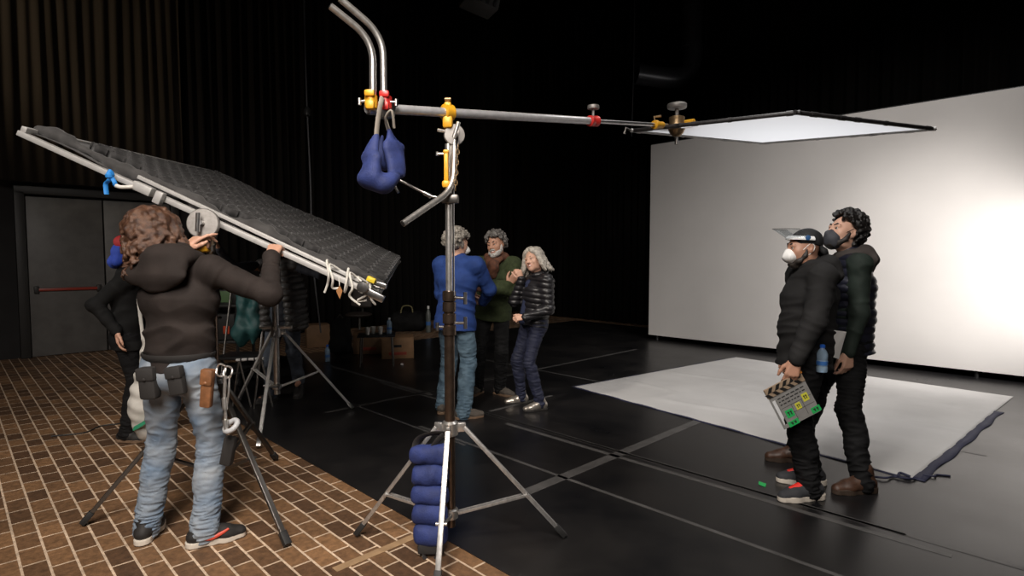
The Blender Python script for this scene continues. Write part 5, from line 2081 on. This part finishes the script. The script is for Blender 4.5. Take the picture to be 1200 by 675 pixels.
for k in 'LR':
    shoe(jH, k, rootH, boot_brown, mat('dark_brown_rubber', (.045, .028, .018), .7), h=.0042, name='boot', boot=.045, lace=mat('brown_laces', (.10, .05, .03), .6), sole_h=.034, s=1.08)
# ------------------------------------------------------------------ props
# clapperboard held by the man in the cap
YK = 3.33
cTL, cTR, cBR, cBL = P(901, 468, YK), P(943, 446, YK), P(964, 483, YK), P(915, 502, YK)
ck = thing('clapperboard', 'grey film clapperboard with green and yellow tape labels hanging from the capped man\'s hand', 'clapperboard', tuple((cTL + cBR) / 2))
ux = (cTR - cTL).normalized()
uy = (cBL - cTL)
uy = (uy - ux * uy.dot(ux)).normalized()
un_ = ux.cross(uy)          # towards... chosen to face the camera
if un_.y > 0:
    un_ = -un_
Wc = (cTR - cTL).length
Hc = ((cBL - cTL).length + (cBR - cTR).length) / 2
C = lambda x, y, z=0: cTL + ux * (x * Wc) + uy * (y * Hc) + un_ * z


def plate(x0, y0, x1, y1, z0, th):
    return [C(x0, y0, z0), C(x1, y0, z0), C(x1, y1, z0), C(x0, y1, z0)], un_ * th


slate_m = mat('slate_acrylic', (.24, .235, .225), .3, var=.12, vscale=16)
mb = MB()
mb.prism(*plate(.13, .0, 1, 1, -.004, .008))
mb.prism(*plate(0, .0, .13, .10, -.004, .008))
mb.prism(*plate(0, .9, .13, 1.0, -.004, .008))
mb.prism(*plate(0, .10, .04, .9, -.004, .008))
mb.build('slate_board', slate_m, ck)
wood_l = mat('clap_wood', (.30, .22, .15), .5, var=.15, vscale=20)
blk = mat('clap_black', (.012, .011, .010), .5)
for nm, y0, y1 in (('lower_clap_stick', -.02, -.15), ('upper_clap_stick', -.16, -.30)):
    st = MB().prism(*plate(-.02, y1, 1.0, y0, -.006, .014)).build(nm, wood_l, ck)
    mb = MB()
    for i in range(5):
        x = .02 + i * .2
        sl = .09 if 'upper' in nm else -.09
        pts = [C(x, y0, .0085), C(x + .1, y0, .0085), C(x + .1 + sl, y1, .0085), C(x + sl, y1, .0085)]
        mb.prism(pts, un_ * .001)
    mb.build('stripes', blk, st)
MB().prism(*plate(.94, -.31, 1.02, -.26, -.006, .016)).build('hinge', mat('orange_hinge', (.6, .22, .03), .5), ck)
ink = mat('slate_ink', (.02, .02, .02), .6)
mb = MB()
rr = random.Random(5)
for y in (.10, .20, .30):
    x = .18
    while x < .86:
        w = rr.uniform(.04, .11)
        mb.prism(*plate(x, y, min(x + w, .9), y + .035, .0042, .0004))
        x += w + .03
for y in (.42, .66):
    mb.prism(*plate(.16, y, .97, y + .012, .0042, .0004))
for x in (.42, .70):
    mb.prism(*plate(x, .42, x + .01, .9, .0042, .0004))
mb.build('printed_lines', ink, ck)
green_t = mat('green_tape', (.02, .42, .10), .5)
yellow_t = mat('yellow_tape', (.62, .60, .06), .5)
for (x0, y0, x1, y1, mm, txt) in ((.20, .52, .40, .76, green_t, '35'), (.50, .46, .64, .66, yellow_t, 'A'), (.74, .30, .90, .54, yellow_t, '2'), (.14, .86, .42, 1.02, green_t, '11'), (.80, .80, 1.04, .98, green_t, 'D')):
    tp = MB().prism(*plate(x0, y0, x1, y1, .0046, .0006)).build('tape_label', mm, ck)
    mb = MB()
    for q in range(2):
        xa = x0 + (x1 - x0) * (.22 + .32 * q)
        mb.prism(*plate(xa, y0 + (y1 - y0) * .25, xa + (x1 - x0) * .24, y0 + (y1 - y0) * .42, .0054, .0003))
        mb.prism(*plate(xa + (x1 - x0) * .08, y0 + (y1 - y0) * .42, xa + (x1 - x0) * .22, y0 + (y1 - y0) * .75, .0054, .0003))
    mb.build('handwriting', ink, tp)


def bottle(label, base, h, r, capcol, body_m, group=None, tilt=None):
    t = thing('water_bottle', label, 'bottle', tuple(base), group)
    b = Vector(base)
    ax = Vector(tilt).normalized() if tilt else UP
    prof = [(r * .9, 0), (r, .02 * h), (r, .20 * h), (r * .94, .23 * h), (r, .26 * h), (r, .42 * h), (r * .94, .45 * h), (r, .48 * h), (r, .66 * h), (r * .75, .78 * h), (r * .42, .86 * h), (r * .40, .90 * h)]
    MB().lathe(b, ax, prof, 20).build('bottle_body', body_m, t)
    MB().lathe(b + ax * (.89 * h), ax, [(r * .46, 0), (r * .47, .1 * h), (r * .4, .11 * h)], 16).build('bottle_cap', mat('cap_' + str(capcol), capcol, .4), t)
    MB().lathe(b + ax * (.27 * h), ax, [(r * 1.012, 0), (r * 1.012, .14 * h)], 20).build('bottle_label', mat('label_blue', (.03, .12, .35), .5), t)
    return t


pet = bpy.data.materials.new('clear_bottle')
pet.use_nodes = True
pb = pet.node_tree.nodes['Principled BSDF']
pb.inputs['Base Color'].default_value = (.45, .62, .80, 1)
pb.inputs['Roughness'].default_value = .12
pb.inputs['Transmission Weight'].default_value = .6
pb.inputs['IOR'].default_value = 1.2
blue_cap = (.02, .12, .55)
bq = P(963, 436, 3.40)
bottle('water bottle with a blue cap tucked in the capped man\'s jacket pocket', bq, .165, .031, blue_cap, pet)
fb = G(384, 424)
bottle('water bottle standing on the black floor near the cardboard boxes', (fb.x, fb.y, .005), .24, .036, blue_cap, pet)

# folded papers between the two men on the right
pp = thing('paper_sheets', 'folded white paper sheets between the two men on the right', 'paper', tuple(P(982, 405, 3.47)))
for k in range(3):
    dz = .004 * k
    MB().prism([P(976 + k, 387, 3.44 + dz), P(990 + k, 389, 3.47 + dz), P(983, 421, 3.50 + dz), P(975, 418, 3.47 + dz)], (.001, .002, 0)).build('sheet', mat('paper_white', (.75, .74, .72), .7), pp)

# white tote bag beside the person at the left
S = SDF(.006)
tb = thing('tote_bag', 'limp white cloth bag hanging at the side of the person with the red hat', 'bag', tuple(P(170, 450, 4.2)))
YT = 4.25
S.chain([P(170, 398, YT), P(168, 440, YT), P(166, 480, YT - .02), P(169, 508, YT - .02)], [.018, .05, .085, .06], .05)
S.build('bag_cloth', mat('bag_white', (.46, .44, .40), .8, var=.1, vscale=14), tb, post=folds(.010, 5, 22))
MB().tube(spline([P(157, 502, YT - .09), P(165, 498, YT - .11), P(176, 490, YT - .11)]), .022, 8, flat=.3).build('green_stripe', mat('bag_green', (.02, .20, .10), .7), tb)
MB().tube(spline([P(168, 400, YT), P(165, 375, YT + .05), P(162, 350, YT + .1)]), .012, 8, flat=.4).build('bag_strap', mat('bag_white', (.46, .44, .40), .8), tb)

# cable on the brick floor, left
o = MB().tube(spline([G(60, 512) + UP * .006, G(98, 508) + UP * .006, G(118, 500) + UP * .006, G(140, 497) + UP * .006, G(160, 490) + UP * .006]), .006, 8).build('floor_cable', rubber, None, origin=G(98, 508))
tag(o, 'black cable lying across the brick floor at the left', 'cable')
o = MB().prism([G(889, 565) + UP * .006, G(898, 568) + UP * .006, G(897, 572) + UP * .006, G(889, 569) + UP * .006], (0, 0, .001)).build('tape_mark', green_t, None, origin=G(893, 568))
tag(o, 'small green tape mark on the black floor in front of the red-laced sneaker', 'tape')
wt = MB().lathe(G(471, 428) + UP * .005, UP, [(.02, 0), (.022, .01), (.012, .022)], 12).build('tape_end', mat('paper_white', (.75, .74, .72), .7), None, origin=G(471, 428))
tag(wt, 'small white crumpled scrap on the black floor in front of the wooden box', 'scrap')

# ---- dim gear at the back: trolley, chair with teal jacket, boxes, low table
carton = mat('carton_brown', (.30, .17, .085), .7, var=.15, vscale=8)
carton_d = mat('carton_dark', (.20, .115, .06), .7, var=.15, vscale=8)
print_red = mat('print_red', (.35, .05, .03), .6)
rotR = Matrix((D2, D1, UP)).transposed()


def crate(label, px, py, w, d, h, m, rot, hole=True, printed=True, group=None):
    b = G(px, py)
    t = thing('carton_box', label, 'box', (b.x, b.y, .004), group)
    c = Vector((b.x, b.y, .005 + h / 2))
    MB().box(c, (w, d, h), rot, .006).build('box_body', m, t)
    fr_ = -rot.col[1]
    MB().box(c + UP * (h / 2 + .004), (w * 1.01, d * 1.01, .012), rot, .004).build('box_lid', m, t)
    if hole:
        MB().box(c + fr_ * (d / 2 + .001) + UP * h * .12, (w * .24, .006, h * .13), rot, .002).build('hand_hole', rubber, t)
    if printed:
        MB().box(c + fr_ * (d / 2 + .001) - UP * h * .24, (w * .55, .004, h * .14), rot, .001).build('print_band', print_red, t)
    return t


rotC = Matrix.Rotation(R(12), 3, 'Z')
crate('open-handled brown carton box on the black floor left of the man in blue', 466, 418, .46, .42, .30, carton, rotC)
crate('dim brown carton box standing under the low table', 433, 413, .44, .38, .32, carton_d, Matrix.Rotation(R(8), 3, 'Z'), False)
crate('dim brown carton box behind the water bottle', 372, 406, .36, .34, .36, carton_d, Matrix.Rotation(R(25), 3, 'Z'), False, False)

tq = G(442, 428)
lt_ = thing('low_table', 'small black folding table carrying cups and bottles in front of the brown boxes', 'table', (tq.x, tq.y, 0))
tz = .42
rt = Matrix.Rotation(R(10), 3, 'Z')
MB().box(Vector((tq.x, tq.y, tz)), (.50, .36, .025), rt, .006).build('table_top', mat('table_black', (.02, .02, .022), .4), lt_)
for sx in (-1, 1):
    for sy in (-1, 1):
        a = Vector((tq.x, tq.y, 0)) + rt @ Vector((sx * .22, sy * .15, 0))
        MB().cyl(a + UP * .004, a + UP * (tz - .01) - rt @ Vector((sx * .02, 0, 0)), .012, n=10).build('leg', darkm, lt_)
bottle('water bottle with a blue label standing on the low black table', Vector((tq.x, tq.y, tz + .013)) + rt @ Vector((.17, 0, 0)), .22, .034, (.7, .7, .7), pet)
cupm = mat('cup_white', (.6, .58, .54), .5)
for k, (dx, dy) in enumerate(((-.12, -.05), (-.05, .04), (.05, -.03))):
    q = Vector((tq.x, tq.y, tz + .013)) + rt @ Vector((dx, dy, 0))
    o = MB().lathe(q, UP, [(.026, 0), (.036, .10), (.033, .10), (.024, .01)], 16).build('paper_cup', cupm, None, origin=q)
    tag(o, ('white paper cup at the left end of the low black table', 'white paper cup second from the left on the low black table', 'white paper cup beside the bottle on the low black table')[k], 'cup', 'paper cups on the low table')
# dark rucksack and swivel chair behind
rq = G(399, 418)
rk = thing('rucksack', 'black rucksack standing on the floor left of the low table', 'bag', (rq.x, rq.y, 0))
S = SDF(.008)
S.ec((rq.x, rq.y, .14), (rq.x, rq.y + .02, .50), (1, 0, 0), (.17, .12), (.14, .09), .04)
S.ell((rq.x, rq.y - .1, .2), (.12, .06, .12), None, .03)
S.build('bag_body', black_cloth, rk, post=folds(.012, 3, 16), clip=lambda q: (.006 - q[:, 2]).astype(np.float32))
MB().tube(spline([(rq.x - .05, rq.y, .55), (rq.x, rq.y, .63), (rq.x + .05, rq.y, .55)]), .012, 8).build('top_handle', webbing, rk)
hq = G(424, 399)
hc_ = thing('office_chair', 'dark swivel chair with a rounded back behind the low table', 'chair', (hq.x, hq.y, 0))
chm = mat('chair_brown_black', (.035, .026, .022), .6, var=.2, vscale=10)
S = SDF(.01)
S.ec((hq.x, hq.y, .62), (hq.x + .02, hq.y, .90), (1, 0, 0), (.19, .035), (.16, .03), .05)
S.build('backrest', chm, hc_)
S = SDF(.01)
S.ell((hq.x, hq.y - .18, .48), (.23, .22, .05), None)
S.build('seat', chm, hc_)
mb = MB().cyl((hq.x, hq.y - .15, .08), (hq.x, hq.y - .15, .46), .025, n=12)
mb.tube(spline([(hq.x, hq.y - .15, .44), (hq.x, hq.y + .07, .46), (hq.x, hq.y + .05, .70)]), .018, 8)
mb.build('column', darkm, hc_)
mb = MB()
for i in range(5):
    a = 2 * PI * i / 5 + .3
    e = Vector((hq.x + .26 * math.cos(a), hq.y - .15 + .26 * math.sin(a), .06))
    mb.bar((hq.x, hq.y - .15, .10), e, .03, .03)
    mb.cyl(e + Vector((-.012, 0, -.026)), e + Vector((.012, 0, -.026)), .03, n=12)
mb.build('star_base', darkm, hc_)

# dark holdall and bottle to the right
gq = G(478, 388)
gb = thing('holdall', 'black holdall lying at the foot of the back drape left of the man in blue', 'bag', (gq.x, gq.y, 0))
S = SDF(.012)
S.ec((gq.x - .22, gq.y, .20), (gq.x + .22, gq.y, .20), (0, 1, 0), (.2, .2), (.2, .2), .04)
S.build('bag_body', black_cloth, gb, post=folds(.015, 7, 12), clip=lambda q: (.006 - q[:, 2]).astype(np.float32))
MB().tube(spline([(gq.x - .12, gq.y - .1, .36), (gq.x - .08, gq.y - .08, .5), (gq.x + .08, gq.y - .08, .5), (gq.x + .12, gq.y - .1, .36)]), .014, 8).build('carry_handle', mat('olive_strap', (.16, .14, .06), .7), gb)
bottle('pale bottle standing on the floor beside the black holdall', (gq.x + .44, gq.y - .20, .004), .52, .05, (.75, .75, .72), mat('dull_bottle', (.10, .11, .10), .3))

# trolley with a small green-lit monitor
YQ = 6.72
tx = P(264, 400, YQ).x
tr_ = thing('equipment_trolley', 'black equipment trolley half hidden behind the man in the hoodie', 'trolley', (tx, YQ, 0))
tm = mat('trolley_black', (.02, .02, .02), .5)
zt = P(264, 357, YQ).z
for z in (.16, .52, zt):
    MB().box((tx, YQ, z), (.52, .44, .03), None, .006).build('shelf', tm, tr_)
for sx in (-1, 1):
    for sy in (-1, 1):
        MB().bar((tx + sx * .24, YQ + sy * .2, .06), (tx + sx * .24, YQ + sy * .2, zt), .03, .03).build('post', tm, tr_)
        MB().lathe(Vector((tx + sx * .24 - .015, YQ + sy * .2, .05)), (1, 0, 0), [(.02, 0), (.045, .004), (.045, .026), (.02, .03)], 16).build('castor', rubber, tr_)
mo = thing('field_monitor', 'small monitor with a dim green picture on top of the trolley', 'monitor', (tx + .04, YQ - .1, zt + .015))
MB().box((tx + .04, YQ - .08, zt + .10), (.22, .04, .16), None, .01).build('monitor_case', tm, mo)
scr = bpy.data.materials.new('green_screen_glow')
scr.use_nodes = True
b = scr.node_tree.nodes['Principled BSDF']
b.inputs['Base Color'].default_value = (.03, .05, .03, 1)
nz = scr.node_tree.nodes.new('ShaderNodeTexNoise')
nz.inputs['Scale'].default_value = 18
rp = scr.node_tree.nodes.new('ShaderNodeValToRGB')
rp.color_ramp.elements[0].color = (.01, .03, .01, 1)
rp.color_ramp.elements[1].color = (.20, .32, .12, 1)
scr.node_tree.links.new(nz.outputs['Fac'], rp.inputs['Fac'])
scr.node_tree.links.new(rp.outputs['Color'], b.inputs['Emission Color'])
b.inputs['Emission Strength'].default_value = .2
MB().box((tx + .04, YQ - .102, zt + .10), (.19, .004, .13), None, .001).build('screen', scr, mo)
MB().box((tx + .04, YQ - .06, zt + .018), (.12, .1, .012), None, .004).build('monitor_foot', tm, mo)
bxq = thing('equipment_case', 'black equipment case with a red tag on the middle trolley shelf', 'case', (tx, YQ - .05, .535))
MB().box((tx, YQ - .03, .69), (.42, .34, .30), None, .015).build('case_body', rubber, bxq)
MB().box((tx + .12, YQ - .205, .66), (.07, .01, .09), None, .003).build('red_tag', mat('orange_red_tag', (.6, .08, .03), .5), bxq)
MB().tube(spline([(tx - .06, YQ - .2, .80), (tx - .05, YQ - .23, .82), (tx + .05, YQ - .23, .82), (tx + .06, YQ - .2, .80)]), .01, 8).build('case_handle', darkm, bxq)

# chair with the teal jacket
YJ = 6.15
cx = P(291, 400, YJ).x
fc = thing('folding_chair', 'black folding chair under the teal jacket behind the stand', 'chair', (cx, YJ, 0))
bz = P(291, 335, YJ).z
MB().box((cx, YJ - .18, .46), (.40, .38, .03), None, .008).build('seat', tm, fc)
MB().box((cx, YJ + .05, bz - .10), (.36, .025, .2), None, .008).build('backrest', tm, fc)
for sx in (-1, 1):
    MB().cyl((cx + sx * .19, YJ + .06, bz), (cx + sx * .19, YJ - .30, .006), .012, n=10).build('leg', darkm, fc)
    MB().cyl((cx + sx * .17, YJ - .28, .46), (cx + sx * .17, YJ + .12, .006), .012, n=10).build('leg', darkm, fc)
tj_ = thing('teal_jacket', 'dark teal jacket draped over the back of the folding chair', 'jacket', (cx, YJ - .02, bz))
S = SDF(.008)
S.chain([P(283, 336, YJ - .04), P(287, 362, YJ - .07), P(282, 392, YJ - .09), P(284, 402, YJ - .09)], [.055, .07, .085, .05], .05)
S.chain([P(298, 336, YJ - .03), P(297, 362, YJ - .07), P(299, 385, YJ - .09), P(297, 402, YJ - .09)], [.045, .06, .07, .03], .05)
S.rc(P(280, 336, YJ + .0), P(300, 336, YJ + .0), .05, .05, .04)
S.build('jacket_cloth', mat('teal_nylon', (.020, .085, .085), .55, var=.2, vscale=10), tj_, post=folds(.012, 12, 17))
# striped white pole lying across low trestle
pl = thing('striped_rod', 'white and dark striped rod lying level behind the legs of the far stand', 'rod', tuple(P(290, 421, 5.6)))
a, b = P(277, 422, 5.6), P(309, 420, 5.6)
MB().cyl(a, b, .014, n=12).build('rod_shaft', mat('rod_white', (.55, .54, .52), .5), pl)
mb = MB()
for t in (.15, .4, .65, .9):
    q = a.lerp(b, t)
    mb.cyl(q, q + (b - a) * .06, .0155, n=12)
mb.build('dark_bands', rubber, pl)
mb = MB()
for t in (.1, .9):
    q = a.lerp(b, t)
    mb.tube([q, (q.x - .08, q.y, .006)], .01, 8)
    mb.tube([q, (q.x + .08, q.y + .05, .006)], .01, 8)
mb.build('trestle', darkm, pl)
